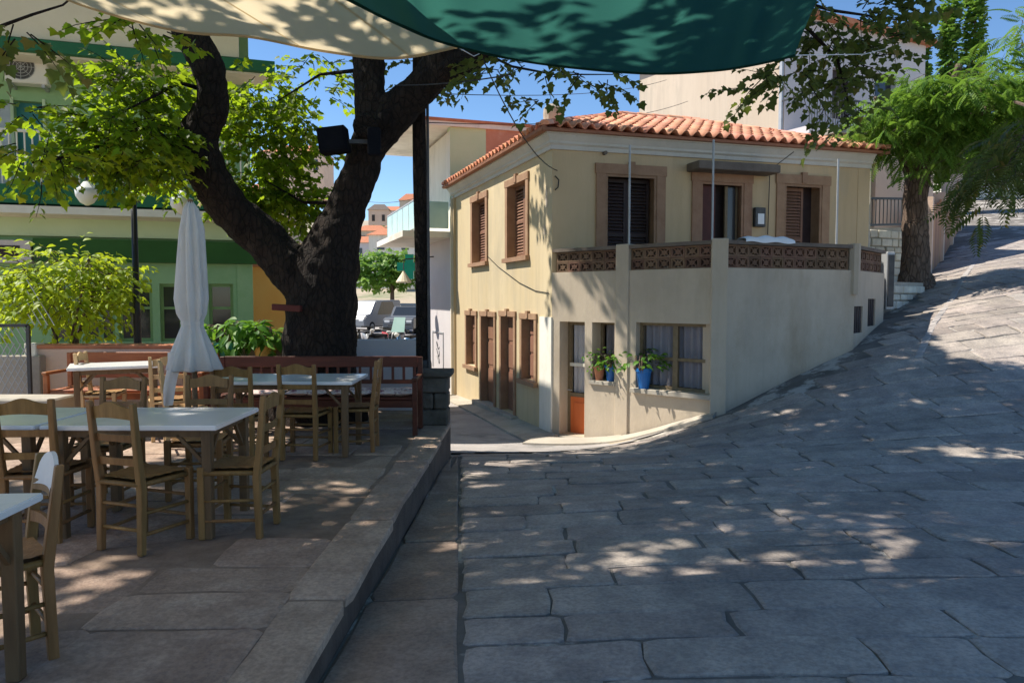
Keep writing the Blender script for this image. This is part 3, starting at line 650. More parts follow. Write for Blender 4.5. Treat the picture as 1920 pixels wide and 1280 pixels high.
# glazed door
dr = MB(); a0, a1, z0, z1 = d1; f = .07; o0, o1 = -.30, -.25; zm = z0 + (z1 - z0) * .36; zt = z0 + (z1 - z0) * .62
for aa, ab in ((a0, a0 + f), (a1 - f, a1)): P1.box(dr, aa, ab, z0, z1, o0, o1)
P1.box(dr, a0 + f, a1 - f, z1 - f, z1, o0, o1); P1.box(dr, a0 + f, a1 - f, zm - f, zm, o0, o1)
door = dr.build('door', 'dark_wood_frame', house)
m = MB(); P1.box(m, a0 + f, a1 - f, zt - .04, zt + .02, o0, o1 + .03); m.build('glazing_bar', 'cream_paint', door)
m = MB(); P1.box(m, a0 + f, a1 - f, z0, zm - f, o0 + .01, o1 + .004); P1.box(m, a0 + f + .08, a1 - f - .08, z0 + .1, zm - f - .1, o1 + .005, o1 + .018); m.build('lower_panel', 'orange_door', door)
def curtain(pl, a0, a1, z0, z1, off, parent, mt, nf=7, amp=.03):
    m = MB(); n = nf * 6; vs = []
    for j, z in enumerate((z0, z1)):
        for i in range(n + 1):
            t = i / n; vs.append(pl.pt(a0 + (a1 - a0) * t, z, off + amp * math.sin(t * nf * 2 * PI + .7 * math.sin(t * 9))))
    m.add(vs, [(i, i + 1, n + 2 + i, n + 1 + i) for i in range(n)])
    return m.build('curtain', mt, parent, smooth=True)
curtain(P1, a0 + f, a1 - f, zm, z1 - f, -.34, door, 'lace', 4, .015)
m = MB(); P1.box(m, a0 + f, a1 - f, zm, z1 - f, o0 + .02, o0 + .026); m.build('glass_pane', 'clear_glass', door) if 'clear_glass' in MATS else None
m = MB(); P1.box(m, d1[0] - .06, d1[1] + .05, ZB, z0 - .006, -.36, .14); m.build('threshold', 'concrete', house, bevel=.012)
m = MB(); m.tube([P1.pt(a0 + f * .5, zm + .05, o1), P1.pt(a0 + f * .5, zm + .05, o1 + .05), P1.pt(a0 + f * .5 + .1, zm + .05, o1 + .05)], .01, 6); m.build('handle', 'metal_grey', door)
# small window beside the door
def casement(pl, r, parent, off, cols, barz, mt='dark_wood_frame', f=.05, cur='curtain', nf=5, pane='glass_soft'):
    a0, a1, z0, z1 = r; m = MB()
    for aa, ab in ((a0, a0 + f), (a1 - f, a1)): pl.box(m, aa, ab, z0, z1, off - .05, off)
    pl.box(m, a0 + f, a1 - f, z1 - f, z1, off - .05, off); pl.box(m, a0 + f, a1 - f, z0, z0 + f, off - .05, off)
    w = m.build('window', mt, parent)
    m = MB(); st = (a1 - a0) / cols
    for i in range(1, cols): pl.box(m, a0 + st * i - .045, a0 + st * i + .045, z0 + f, z1 - f, off - .05, off + .006)
    m2 = m
    if barz:
        for i in range(cols): pl.box(m2, a0 + st * i + (.046 if i else f), a0 + st * (i + 1) - (.046 if i < cols - 1 else f), barz - .025, barz + .025, off - .045, off - .002)
    if m2.v: m2.build('mullion', mt, w)
    if cur: curtain(pl, a0 + f, a1 - f, z0 + f, z1 - f, off - .11, w, cur, nf)
    m = MB(); pl.box(m, a0, a1, z0, z1, off - .26, off - .22); m.build('dark_interior', 'dark_shutter', w)
    return w
ws = casement(P1, w1, house, -.26, 1, w1[2] + (w1[3] - w1[2]) * .42, nf=3)
m = MB(); P1.box(m, w1[0] - .04, w1[1] + .04, w1[2] - .07, w1[2] - .002, -.2, .05); m.build('sill', 'concrete', ws, bevel=.008)
wb = casement(P2, w2, house, -.12, 2, w2[2] + (w2[3] - w2[2]) * .46, nf=9)
m = MB(); P2.box(m, w2[0] - .06, w2[1] + .06, w2[2] - .08, w2[2] - .002, -.1, .09); m.build('sill', 'concrete', wb, bevel=.008)
for r in s4:
    m = MB(); P4.box(m, *r, -.05, -.025); b = m.build('cellar_window', 'dark_shutter', house)
    m = MB()
    for t in (.25, .5, .75): c = r[0] + (r[1] - r[0]) * t; P4.box(m, c - .006, c + .006, r[2], r[3], -.022, -.012)
    m.build('window_bars', 'metal_dark', b)
# pillars at the bends
m = MB(); P2.box(m, -.14, .12, ZB, ZPAR + .02, -.2, .03); m.build('balcony_pillar', 'grey_plaster', house, bevel=.01)
pk = Plane(K2 - Vector((.985, -.17)), K2 + Vector((.985, -.17))); m = MB(); pk.box(m, .88, 1.12, ZB, ZPAR + .02, -.22, .03); m.build('balcony_pillar', 'grey_plaster', house, bevel=.01)
m = MB(); m.prism([(K3.x + .1 * math.cos(t), K3.y + .03 + .1 * math.sin(t)) for t in [i * PI / 4 + PI / 8 for i in range(8)]], ZLAT - .4, ZPAR + .02); m.build('balcony_pillar', 'grey_plaster', house)
# oval damp stain is a patch of bare render
m = MB(); a, z = P3.hit(1553, 540); pp = [P3.pt(a + .20 * math.cos(t) * (1 + .1 * math.sin(3 * t)) - .05 * math.sin(t), z + .27 * math.sin(t), .002) for t in [i * PI / 10 for i in range(20)]]
m.extr(pp, P3.n * .003); m.build('render_patch', 'stain_patch', house) if 'stain_patch' in MATS else None
# balcony floor, parapet of pierced blocks with a cap
m = MB(); m.prism([(p.x, p.y) for p in (K0 + Vector((.05, .02)), K1 + Vector((0, .1)), K2 + Vector((0, .12)), K3 + Vector((-.08, .1)), K4 + Vector((-.15, 0)), F1 + Vector((0, -.05)))], ZFL - .2, ZFL); m.build('balcony_floor', 'concrete', house)
bb = MB(); W_ = .24; H_ = (ZPAR - .06 - ZLAT) / 2; t_ = .028; dd = .10
def ring(mb, x0, x1, z0, z1, t):
    mb.box(((x0 + x1) / 2, 0, z0 + t / 2), (x1 - x0, dd, t)); mb.box(((x0 + x1) / 2, 0, z1 - t / 2), (x1 - x0, dd, t))
    mb.box((x0 + t / 2, 0, (z0 + z1) / 2), (t, dd, z1 - z0 - 2 * t)); mb.box((x1 - t / 2, 0, (z0 + z1) / 2), (t, dd, z1 - z0 - 2 * t))
ring(bb, 0, W_ - .004, 0, H_ - .004, t_)
for sx_ in (-1, 1):
    bb.bar((W_ / 2 - sx_ * (W_ / 2 - t_), 0, t_), (W_ / 2 + sx_ * (W_ / 2 - t_), 0, H_ - t_), .022, dd * .8, up=(0, 1, 0))
bb.box((W_ / 2, 0, H_ / 2), (.075, dd * .9, .075), Matrix.Rotation(PI / 4, 3, 'Y'))
block_me = bb.mesh('breeze_block', 'clay_block')
for pl, s0, s1 in ((P1, .08, P1.len - .15), (P2, .13, P2.len - .12), (P3, .13, P3.len - .11), (P4, .10, P4.len - .1)):
    n = max(1, round((s1 - s0) / W_)); sc = (s1 - s0) / (n * W_)
    for i in range(n):
        for j in range(2):
            M = Matrix.Translation(pl.pt(s0 + i * W_ * sc, ZLAT + j * H_, -.09)) @ Matrix.Rotation(math.atan2(pl.d.y, pl.d.x), 4, 'Z') @ Matrix.Diagonal((sc, 1, 1, 1))
            meshobj('breeze_block', block_me, house, M)
m = MB()
for pl in (P1, P2, P3, P4): pl.box(m, .02, pl.len - .02, ZPAR - .058, ZPAR, -.17, .02)
m.build('parapet_cap', 'dark_slab', house)
# thin awning posts on the balcony
for px, pt_, pb in ((1181, 272, 470), (1338, 262, 470), (1572, 298, 470)):
    Y = 12.6 if px < 1500 else 13.6
    a = P(px, pt_, Y); m = MB(); m.tube([(a.x, a.y, ZFL), (a.x, a.y, a.z)], .018, 6); m.build('awning_post', 'metal_grey', house)
m = MB(); a, z = PF.hit(1470, 290); b, z2 = PF.hit(1440, 320); c, z3 = PF.hit(1437, 440)
m.tube([PF.pt(a, z, .3), PF.pt(b, z2, .06), PF.pt(b, z3, .03)], .009, 5); m.build('cable', 'wire', house)

# --- roof: hipped, real tiles
OV = .25
def corner_pt(p, da, db): return Vector((p.x + da.x * 1 + db.x, p.y + da.y + db.y, ZE + .02))
e0 = Vector((K0.x, K0.y, 0)) - Vector((FD.x, FD.y, 0)) * OV - Vector((LD.x, LD.y, 0)) * OV; e0.z = ZE + .015
e1 = Vector((F1.x, F1.y, 0)) + Vector((FD.x, FD.y, 0)) * OV - Vector((LD.x, LD.y, 0)) * OV; e1.z = ZE + .015
DEP = 5.9
e2 = e1 + Vector((LD.x, LD.y, 0)) * DEP; e3 = Vector((L1.x, L1.y, e0.z)) - Vector((FD.x, FD.y, 0)) * OV
e2 = Vector((e1.x + LD.x * 7.4, e1.y + LD.y * 7.4, e0.z)); 
RR = 2.95; RISE = 1.04
fd3 = Vector((FD.x, FD.y, 0)); ld3 = Vector((LD.x, LD.y, 0))
g0 = e0 + fd3 * RR + ld3 * RR + Vector((0, 0, RISE)); g1 = e1 - fd3 * RR + ld3 * RR + Vector((0, 0, RISE))
g3 = e3 + fd3 * RR - ld3 * RR + Vector((0, 0, RISE)); g2 = e2 - fd3 * RR - ld3 * RR + Vector((0, 0, RISE))
m = MB(); vs = [e0, e1, e2, e3, g0, g1, g2, g3]; dn = Vector((0, 0, .03))
m.add(vs, [(0, 1, 5, 4), (1, 2, 6, 5), (2, 3, 7, 6), (3, 0, 4, 7), (4, 5, 6, 7)])
m.add([v - Vector((0, 0, .05)) for v in (e0, e1, e2, e3)], [(3, 2, 1, 0)])
for a, b in ((e0, e1), (e1, e2), (e2, e3), (e3, e0)): m.quad(a - Vector((0, 0, .05)), b - Vector((0, 0, .05)), b, a)
roof = m.build('roof', 'roof_deck', house)
TWD, TRW = .235, .36
def tile_mesh():
    prof = []
    for i in range(9):
        t = i / 8; x = -TWD / 2 + TWD * t
        z = .075 * math.sin(max(0, (t - .30) / .70) * PI) if t > .30 else -.022 * math.sin(t / .30 * PI)
        prof.append((x, z))
    mb = MB(); n = len(prof); th = .014; vs = []
    for yy, lift in ((0, .03), (TRW + .07, .0)):
        for (x, z) in prof: vs.append((x, yy, z + lift + .02))
        for (x, z) in prof: vs.append((x, yy, z + lift + .02 - th))
    fs = []
    for i in range(n - 1):
        fs += [(i, i + 1, 2 * n + i + 1, 2 * n + i), (n + i + 1, n + i, 3 * n + i, 3 * n + i + 1), (n + i, n + i + 1, i + 1, i)]
    mb.add(vs, fs); return mb
tile_me = tile_mesh().mesh('roof_tile', 'roof_tile', smooth=True)
def slope_tiles(a, b, up_dir, rr, rise, single, stuff):
    """tiles on the hip face whose eave runs a->b"""
    ed = (b - a); L = ed.length; ed.normalize(); sl = (up_dir * rr + Vector((0, 0, rise))); SL = sl.length; sl.normalize()
    nrm = ed.cross(sl).normalized(); k = rr / SL
    R = Matrix((ed, sl, nrm)).transposed().to_4x4()
    for r_ in range(int(SL / TRW)):
        y0 = r_ * TRW - .05; ins = (y0 + TRW * .6) * k
        n = int((L - TWD) / TWD)
        for c in range(n + 1):
            xx = TWD * (c + .5)
            if xx < ins or xx > L - ins: continue
            p = a + ed * xx + sl * y0
            W = Matrix.Translation(p) @ R @ Matrix.Rotation(random.uniform(-.02, .02), 4, 'Z') @ Matrix.Translation((0, 0, random.uniform(0, .008)))
            if single: meshobj('roof_tile', tile_me, roof, W)
            else: stuff.add([W @ v.co for v in tile_me.vertices], [tuple(q.vertices) for q in tile_me.polygons])
slope_tiles(e0, e1, ld3, RR, RISE, True, None)
st = MB(); slope_tiles(e3, e0, fd3, RR, RISE, False, st); slope_tiles(e1, e2, -fd3, RR, RISE, False, st)
tag(st.build('side_slope_tiles', 'roof_tile_mass', roof, smooth=True), kind='stuff')
# hip and ridge caps
rt = MB(); prof = [(-.11, 0), (-.085, .055), (-.04, .09), (.04, .09), (.085, .055), (.11, 0)]
vs = [(x, 0, z) for x, z in prof] + [(x * .85, .44, z * .85) for x, z in prof]
rt.add(vs, [(i, i + 1, 7 + i, 6 + i) for i in range(5)] + [(5, 4, 3, 2, 1, 0), (6, 7, 8, 9, 10, 11)]); ridge_me = rt.mesh('ridge_tile', 'roof_tile', smooth=False)
for a, b in ((e0, g0), (e1, g1), (g0, g1), (e3, g3), (g0, g3)):
    d = b - a; n = int(d.length / .38); d.normalize(); sd_ = d.cross(Vector((0, 0, 1))).normalized(); up = sd_.cross(d)
    R = Matrix((sd_, d, up)).transposed().to_4x4()
    for i in range(n + 1): meshobj('ridge_tile', ridge_me, roof, Matrix.Translation(a + d * (i * .38) + Vector((0, 0, .035))) @ R)
# chimney-like water tank on the left slope, pale
m = MB(); c = P(1037, 212, 15.2); m.lathe([(.18, -.35), (.2, .0), (.19, .1), (.12, .18)], (c.x, c.y, c.z - .02), 12); m.build('chimney', 'concrete', roof)
# gutter along the left eave
m = MB(); m.tube([e3 + Vector((0, 0, -.01)), e0 + Vector((0, 0, -.01))], .05, 6); m.build('gutter', 'roof_deck', roof)

# raised concrete apron along the foot of the house
m = MB()
def strip(p0, p1, w0, w1, n, up):
    for i in range(n):
        a = p0.lerp(p1, i / n); b = p0.lerp(p1, (i + 1) / n); d = (p1 - p0).normalized(); nn = Vector((d.y, -d.x))
        wa = w0 + (w1 - w0) * i / n; wb = w0 + (w1 - w0) * (i + 1) / n
        ao = a + nn * wa; bo = b + nn * wb
        m.hexa([(ao.x, ao.y, h(ao.x, ao.y) - .2), (bo.x, bo.y, h(bo.x, bo.y) - .2), (b.x, b.y, h(b.x, b.y) - .2), (a.x, a.y, h(a.x, a.y) - .2),
                (ao.x, ao.y, h(ao.x, ao.y) + up), (bo.x, bo.y, h(bo.x, bo.y) + up), (b.x, b.y, h(b.x, b.y) + up + .03), (a.x, a.y, h(a.x, a.y) + up + .03)])
strip(L1, K0 - LD * .3, .38, .62, 12, .06); strip(K0 + Vector((-.3, -.3)), K1, .55, .42, 6, .055); strip(K1 + Vector((-.1, 0)), K2, .42, .16, 6, .05)
tag(m.build('pavement', 'concrete'), kind='structure')

# ================================================================== PLANTS: leaf builders
def plane_leaf(s=.13):
    """five-lobed plane leaf, folded along the midrib; stalk at origin, pointing +Y"""
    pts = [(0, 0), (.26, -.04), (.54, .16), (.40, .32), (.50, .62), (.27, .62), (0, 1.0), (-.27, .62), (-.50, .62), (-.40, .32), (-.54, .16), (-.26, -.04)]
    vs = [(x * s, y * s, abs(x) * s * .35 - (y ** 2) * s * .18) for x, y in pts] + [(0, .38 * s, -.03 * s)]
    return vs, [(12, i, (i + 1) % 12) for i in range(12)]
def oval_leaf(s=.1, w=.36):
    pts = [(0, 0), (w * .8, .3), (w * .75, .6), (0, 1), (-w * .75, .6), (-w * .8, .3)]
    vs = [(x * s, y * s, abs(x) * s * .4 - y * y * s * .25) for x, y in pts] + [(0, .45 * s, -.02 * s)]
    return vs, [(6, i, (i + 1) % 6) for i in range(6)]
def frond_leaf(L=.34, n=11):
    """feathery leaf: two ranks of narrow leaflets on a drooping rib"""
    vs = []; fs = []
    for i in range(n):
        t = (i + 1) / (n + .5); y = t * L; z = -.35 * t * t * L; ll = .105 * (1 - abs(t - .42) * 1.1) * (L / .34); w = .014 * L / .34
        for sd_ in (-1, 1):
            k = len(vs); vs += [(0, y, z), (sd_ * ll * .55, y + ll * .30 + w, z - .006), (sd_ * ll, y + ll * .55, z - .03), (sd_ * ll * .5, y + ll * .22 - w, z - .006)]
            fs.append((k, k + 1, k + 2, k + 3))
    k = len(vs); vs += [(-.003, 0, 0), (.003, 0, 0), (0, L, -.35 * L)]; fs.append((k, k + 1, k + 2))
    return vs, fs
def rot_to(d, roll=0.0):
    d = d.normalized(); s = d.cross(Vector((0, 0, 1)))
    if s.length < 1e-3: s = Vector((1, 0, 0))
    s.normalize(); u = s.cross(d)
    return Matrix((s, d, u)).transposed().to_4x4() @ Matrix.Rotation(roll, 4, 'Y')
def leaves_to(name, proto, xf, mt, parent, n_single=0, single='leaf', label=None, maxpx=None):
    """xf: list of 4x4 matrices. The n_single largest in view become their own objects, the rest one mesh."""
    xf = list(xf)
    singles = []
    if n_single:
        sc = []
        for i, M in enumerate(xf):
            p = M.translation; q = project(p)
            vis = q[2] > .3 and 0 < q[0] < 1920 and 0 < q[1] < 1280 and not (maxpx and q[1] < maxpx(q[0]))
            sc.append((-(M.to_scale().x / q[2]) if vis else 1, i))
        sc.sort(); singles = [i for s, i in sc[:n_single] if s < 0]
    ss = set(singles)
    pv = np.array(proto[0]); pf = proto[1]
    me = bpy.data.meshes.new(single); me.from_pydata([tuple(v) for v in pv], [], pf); me.materials.append(MATS[mt]); me.shade_smooth()
    rest = [M for i, M in enumerate(xf) if i not in ss]
    o = None
    if rest:
        A = np.array([np.array(M) for M in rest]); ph = np.c_[pv, np.ones(len(pv))]
        V = np.einsum('nij,kj->nki', A, ph)[:, :, :3].reshape(-1, 3)
        k = len(pv); n = len(rest)
        lt = np.array([len(f) for f in pf]); li = np.concatenate([np.array(f) for f in pf])
        loops = (li[None] + (np.arange(n) * k)[:, None]).ravel(); starts = np.concatenate([[0], np.cumsum(np.tile(lt, n))[:-1]])
        m2 = bpy.data.meshes.new(name); m2.vertices.add(len(V)); m2.vertices.foreach_set('co', V.ravel())
        m2.loops.add(len(loops)); m2.loops.foreach_set('vertex_index', loops.astype(np.int32))
        m2.polygons.add(n * len(pf)); m2.polygons.foreach_set('loop_start', starts.astype(np.int32))
        m2.update(calc_edges=True); m2.validate(); m2.materials.append(MATS[mt])
        m2.shade_smooth()
        o = meshobj(name, m2, parent); tag(o, label, kind='stuff')
    for i in singles: meshobj(single, me, parent, xf[i])
    return o
def sprays(ells, rg, per=9, step=.075, droop=.5, size=(.75, 1.25), twig=None, reject=None):
    """twigs with alternate leaves filling ellipsoids: (centre, (rx,ry,rz), n_twigs)"""
    out = []
    for c, r, n in ells:
        for _ in range(n):
            while True:
                q = Vector((rg.uniform(-1, 1), rg.uniform(-1, 1), rg.uniform(-1, 1)))
                if q.length < 1: break
            p = Vector((c[0] + q.x * r[0], c[1] + q.y * r[1], c[2] + q.z * r[2]))
            d = Vector((q.x + rg.uniform(-.6, .6), q.y + rg.uniform(-.6, .6), rg.uniform(-.7, .35))).normalized()
            pts = [p.copy()]
            if reject and (reject(p) or reject(p + d * step * per)): continue
            for k in range(per):
                p = p + d * step; d = (d + Vector((rg.uniform(-.15, .15), rg.uniform(-.15, .15), -.06 * droop))).normalized(); pts.append(p.copy())
                sd_ = d.cross(Vector((0, 0, 1))).normalized() * (1 if k % 2 else -1)
                ld = (d * .55 + sd_ * .7 + Vector((0, 0, rg.uniform(-.9, .15) * droop)) + Vector((rg.uniform(-.3, .3), rg.uniform(-.3, .3), 0)))
                M = Matrix.Translation(p + ld.normalized() * .03) @ rot_to(ld, rg.uniform(-.7, .7)) @ Matrix.Scale(rg.uniform(*size), 4)
                out.append(M)
            if twig is not None: twig.tube(pts[::3] if len(pts) > 4 else pts, [.007 - .005 * i / max(1, len(pts[::3]) - 1) for i in range(len(pts[::3]))], 3, False)
    return out
def limb_mesh(limbs, name, mt, parent, voxel=.035, disp=.05, tscale=.35, fine=.02):
    m = MB()
    for pts, rad in limbs:
        P_ = []; R_ = []
        for i in range(len(pts) - 1):
            for k in range(5):
                t = k / 5; a0 = Vector(pts[max(i - 1, 0)]); a1 = Vector(pts[i]); a2 = Vector(pts[i + 1]); a3 = Vector(pts[min(i + 2, len(pts) - 1)])
                q = .5 * ((2 * a1) + (a2 - a0) * t + (2 * a0 - 5 * a1 + 4 * a2 - a3) * t * t + (3 * a1 - a0 - 3 * a2 + a3) * t ** 3)
                P_.append(q); R_.append(rad[i] + (rad[i + 1] - rad[i]) * t)
        P_.append(Vector(pts[-1])); R_.append(rad[-1]); m.tube(P_, R_, 14)
    me = m.mesh(name, mt)
    o = meshobj(name, me, parent)
    md = o.modifiers.new('remesh', 'REMESH'); md.mode = 'VOXEL'; md.voxel_size = voxel; md.use_smooth_shade = True
    sm = o.modifiers.new('smooth', 'SMOOTH'); sm.iterations = 6; sm.factor = .5
    tx = bpy.data.textures.new(name + '_bark', 'CLOUDS'); tx.noise_scale = tscale; tx.noise_depth = 4
    dm = o.modifiers.new('lumps', 'DISPLACE'); dm.texture = tx; dm.strength = disp * 2; dm.mid_level = .5; dm.texture_coords = 'GLOBAL'
    tx2 = bpy.data.textures.new(name + '_flakes', 'VORONOI'); tx2.noise_scale = .13; tx2.distance_metric = 'DISTANCE'
    d2 = o.modifiers.new('flakes', 'DISPLACE'); d2.texture = tx2; d2.strength = fine; d2.mid_level = .4; d2.texture_coords = 'GLOBAL'
    return o

# ================================================================== THE PLANE TREE over the terrace
TY = 9.5
ptree = thing('plane_tree', (X(596, TY), TY, 0), 'huge dark-barked plane tree forking above the terrace benches', 'tree')
def tp(px, py, Y=TY): return P(px, py, Y)
limbs = [
    ([(X(597, TY), TY, -.1), tp(598, 690), tp(602, 600), tp(612, 500), tp(645, 400), tp(676, 320), tp(704, 235)], [.58, .47, .44, .40, .245, .215, .25]),
    ([tp(595, 560), tp(548, 505), tp(490, 445), tp(432, 392, 9.3), tp(385, 315, 9.1), tp(370, 262, 9.0), tp(398, 195, 8.9), tp(388, 125, 8.8), tp(352, 50, 8.7), tp(310, -60, 8.5), tp(240, -200, 8.3)], [.32, .29, .27, .245, .24, .235, .185, .18, .18, .15, .1]),
    ([tp(704, 250), tp(694, 180, 9.5), tp(688, 100, 9.6), tp(670, -20, 9.9), tp(640, -160, 10.2)], [.26, .20, .19, .15, .11]),
    ([tp(704, 250), tp(760, 192, 9.4), tp(805, 148, 9.3), tp(835, 95, 9.2), tp(860, 20, 9.1), tp(900, -120, 8.8)], [.26, .225, .205, .18, .15, .1]),
    ([tp(795, 160, 9.3), tp(850, 128, 9.1), tp(905, 98, 8.9), tp(980, 40, 8.6), tp(1080, -40, 8.3), tp(1250, -60, 8.0), tp(1420, -20, 7.8)], [.18, .14, .115, .10, .085, .06, .045]),
    ([tp(590, 690), (X(525, TY), TY - .1, -.05)], [.32, .2]), ([tp(610, 690), (X(670, TY), TY - .15, -.05)], [.32, .2]),
]
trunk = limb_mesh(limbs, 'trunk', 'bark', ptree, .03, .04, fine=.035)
m = MB(); c = P(685, 236, 9.1); m.lathe([(.13, -.03), (.15, .02), (.11, .05), (.05, .03)], (0, 0, 0), 14)
m.build('knot', 'bark', ptree, Matrix.Translation(c) @ Matrix.Rotation(PI / 2, 4, 'X'), smooth=True)
def ell(px, py, hx, hy, Y, ry, n):
    c = P(px, py, Y); return ((c.x, c.y, c.z), (hx / F * Y, ry, hy / F * Y), n)
rg = random.Random(21)
tw = MB()
vis = [ell(265, 165, 50, 55, 8.7, .5, 62), ell(50, 205, 60, 10, 7.6, .3, 9), ell(85, 292, 95, 15, 7.5, .5, 30), ell(235, 255, 75, 42, 8.2, .6, 78), ell(300, 325, 40, 22, 8.9, .4, 24), ell(230, 305, 40, 12, 7.8, .4, 10), ell(75, 335, 14, 5, 7.4, .2, 2),
       ell(500, 220, 50, 95, 10.4, .5, 62), ell(450, 200, 20, 70, 10.2, .4, 22), ell(540, 385, 65, 42, 10.6, .5, 80), ell(590, 150, 50, 45, 10.6, .5, 18), ell(560, 270, 45, 60, 10.5, .5, 26), ell(265, 55, 50, 10, 6.6, .3, 10),
       ell(345, 200, 30, 60, 9.9, .4, 22), ell(480, 330, 60, 50, 10.4, .5, 50), ell(450, 385, 40, 22, 9.9, .3, 16)]
vis = [(c_, r_, int(n_ * 1.4)) for c_, r_, n_ in vis]
xf1 = sprays(vis, rg, 9, .046, .6, size=(.6, 1.35), twig=tw)
vis2 = [ell(1560, 40, 130, 60, 8.0, .7, 66), ell(1600, 115, 55, 30, 8.2, .5, 18), ell(1500, 150, 60, 35, 7.9, .4, 12), ell(1440, 165, 28, 25, 7.8, .3, 5), ell(1575, 205, 22, 35, 8.0, .25, 8),
        ell(1000, 128, 130, 8, 8.4, .35, 13), ell(1008, 192, 10, 8, 8.2, .1, 2), ell(1120, 140, 40, 14, 8.2, .3, 5), ell(790, 125, 40, 30, 10.3, .5, 8), ell(930, 132, 35, 10, 8.6, .3, 5),
        ell(10, 45, 22, 22, 5.6, .3, 6), ell(1680, 50, 25, 35, 8.3, .4, 6)]
xf2 = sprays(vis2, rg, 10, .048, .7, size=(.6, 1.3), twig=tw)
top = [((-1.9, 9.6, E + 7.2), (4.9, 4.4, 1.6), 2750), ((1.0, 7.6, E + 6.6), (3.4, 2.8, 1.1), 850), ((-7.4, 4.4, E + 6.4), (3.0, 1.8, 1.0), 60), ((-7.3, 6.8, E + 6.6), (2.2, 1.3, .8), 380), ((-3.6, 12.9, E + 7.6), (2.6, 1.7, .9), 420), ((-3.0, 4.1, E + 5.6), (2.6, 2.0, .8), 190)]  # crown out of view; outer lobes added to shade terrace, wall and sails
# gaps cut into the crown to let sun onto the street and door wall
GAPS = [([(1768, 598), (1772, 672), (1990, 690), (1990, 520), (1700, 535), (1600, 585), (1660, 580), (1768, 560)], 1.0), ([(840, 880), (850, 850), (1000, 828), (1150, 800), (1300, 772), (1320, 800), (1180, 845), (950, 880)], .9), ([(1610 + 165 * math.cos(a_), 1035 + 100 * math.sin(a_)) for a_ in [k_ * .5 for k_ in range(13)]], .38), ([(1440, 1190), (1930, 1170), (1930, 1300), (1480, 1300)], .9), ([(1410, 762), (1520, 762), (1500, 785), (1400, 785)], .8), ([(1625, 847), (1990, 836), (1990, 872), (1700, 866)], 1.0), ([(985, 1300), (1085, 1165), (1112, 1165), (1050, 1300)], .95),
        ([(1100, 995), (1190, 1012), (1150, 1026)], .95), ([(1300, 1050), (1440, 1100), (1400, 1130), (1290, 1075)], .8), ([(50, 1085), (115, 1090), (120, 1135), (50, 1140)], 1), ([(40, 1175), (150, 1175), (150, 1225), (40, 1215)], 1)]
def in_gap(p):
    t = p.z / SV.z
    for _ in range(4):
        q = p - SV * t; zg = 0.0 if q.x < kerbx(q.y) else h(min(max(q.x, -1), 20), min(max(q.y, 0), 30)); t = (p.z - zg) / SV.z
    q = p - SV * t; c = project(q)
    if c[2] > .3:
        for poly, pr in GAPS:
            if pin(poly, c[0], c[1]): return pr
    t = (p - P1.A).dot(P1.n) / SV.dot(P1.n); q = p - SV * t; a = (q - P1.A).dot(P1.d)
    if 0 < a < P1.len and -1 < q.z < 2.5: return .85
    return 0
xf3 = sprays(top, rg, 9, .09, .5, size=(1.3, 2.1), reject=lambda p: rg.random() < in_gap(p))
PLF = plane_leaf(.092)
leaves_to('crown_foliage', PLF, xf1, 'plane_leaf', ptree, 190, 'leaf')
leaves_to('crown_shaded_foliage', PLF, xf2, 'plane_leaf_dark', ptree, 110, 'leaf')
leaves_to('unseen_crown_foliage', PLF, xf3, 'plane_leaf', ptree)
tag(tw.build('twigs', 'bark', ptree), kind='stuff')
for pts, r in (([tp(370, 165, 8.9), P(335, 155, 8.7), P(300, 175, 8.4), P(230, 210, 8.1)], .03), ([tp(365, 250, 9), P(320, 238, 8.6), P(260, 240, 8.2), P(150, 290, 7.5), P(60, 305, 7.1)], .035),
               ([tp(640, 380), P(570, 380, 10), P(500, 340, 9.9)], .03), ([tp(690, 130), P(600, 140, 10.1), P(520, 190, 9.9)], .03), ([P(-40, 62, 5.7), P(0, 50, 5.7), P(60, 28, 5.7), P(118, 10, 5.7), P(200, -60, 6)], .016),
               ([tp(905, 98, 8.9), P(960, 125, 8.5), P(1040, 140, 8.3), P(1150, 140, 8.2)], .02), ([P(1420, -20, 7.8), P(1500, 40, 8), P(1570, 110, 8.1), P(1590, 190, 8.1)], .03), ([P(1420, -20, 7.8), P(1560, 20, 8), P(1700, 40, 8.3)], .025)):
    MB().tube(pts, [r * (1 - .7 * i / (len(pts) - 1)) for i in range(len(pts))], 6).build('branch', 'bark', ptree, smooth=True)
# things fixed to the tree
sp = thing('loudspeaker', P(626, 264, 9.0), 'dark box loudspeaker strapped to the left side of the plane trunk', 'loudspeaker')
m = MB(); c = P(626, 264, 9.05); m.box(c, (.34, .22, .30), Matrix.Rotation(-.12, 3, 'Y')); cab = m.build('cabinet', 'speaker', sp, bevel=.015)
m = MB(); m.box(c + Vector((0, -.115, 0)), (.28, .012, .25), Matrix.Rotation(-.12, 3, 'Y')); m.build('grille', 'speaker', cab)
m = MB(); m.bar(c + Vector((.15, .05, 0)), c + Vector((.5, .15, .02)), .04, .05); m.build('bracket', 'metal_dark', sp)
m = MB(); m.box(P(702, 266, 8.95), (.15, .1, .32)); tag(m.build('junction_box', 'speaker', bevel=.012), 'small dark box mounted on the middle of the plane trunk', 'box')
m = MB(); c = P(538, 577, 8.95); m.box(c, (.34, .1, .075), Matrix.Rotation(.06, 3, 'Y')); tag(m.build('wooden_plank', 'red_plank', bevel=.006), 'short dark red plank nailed across the trunk above the bench', 'plank')

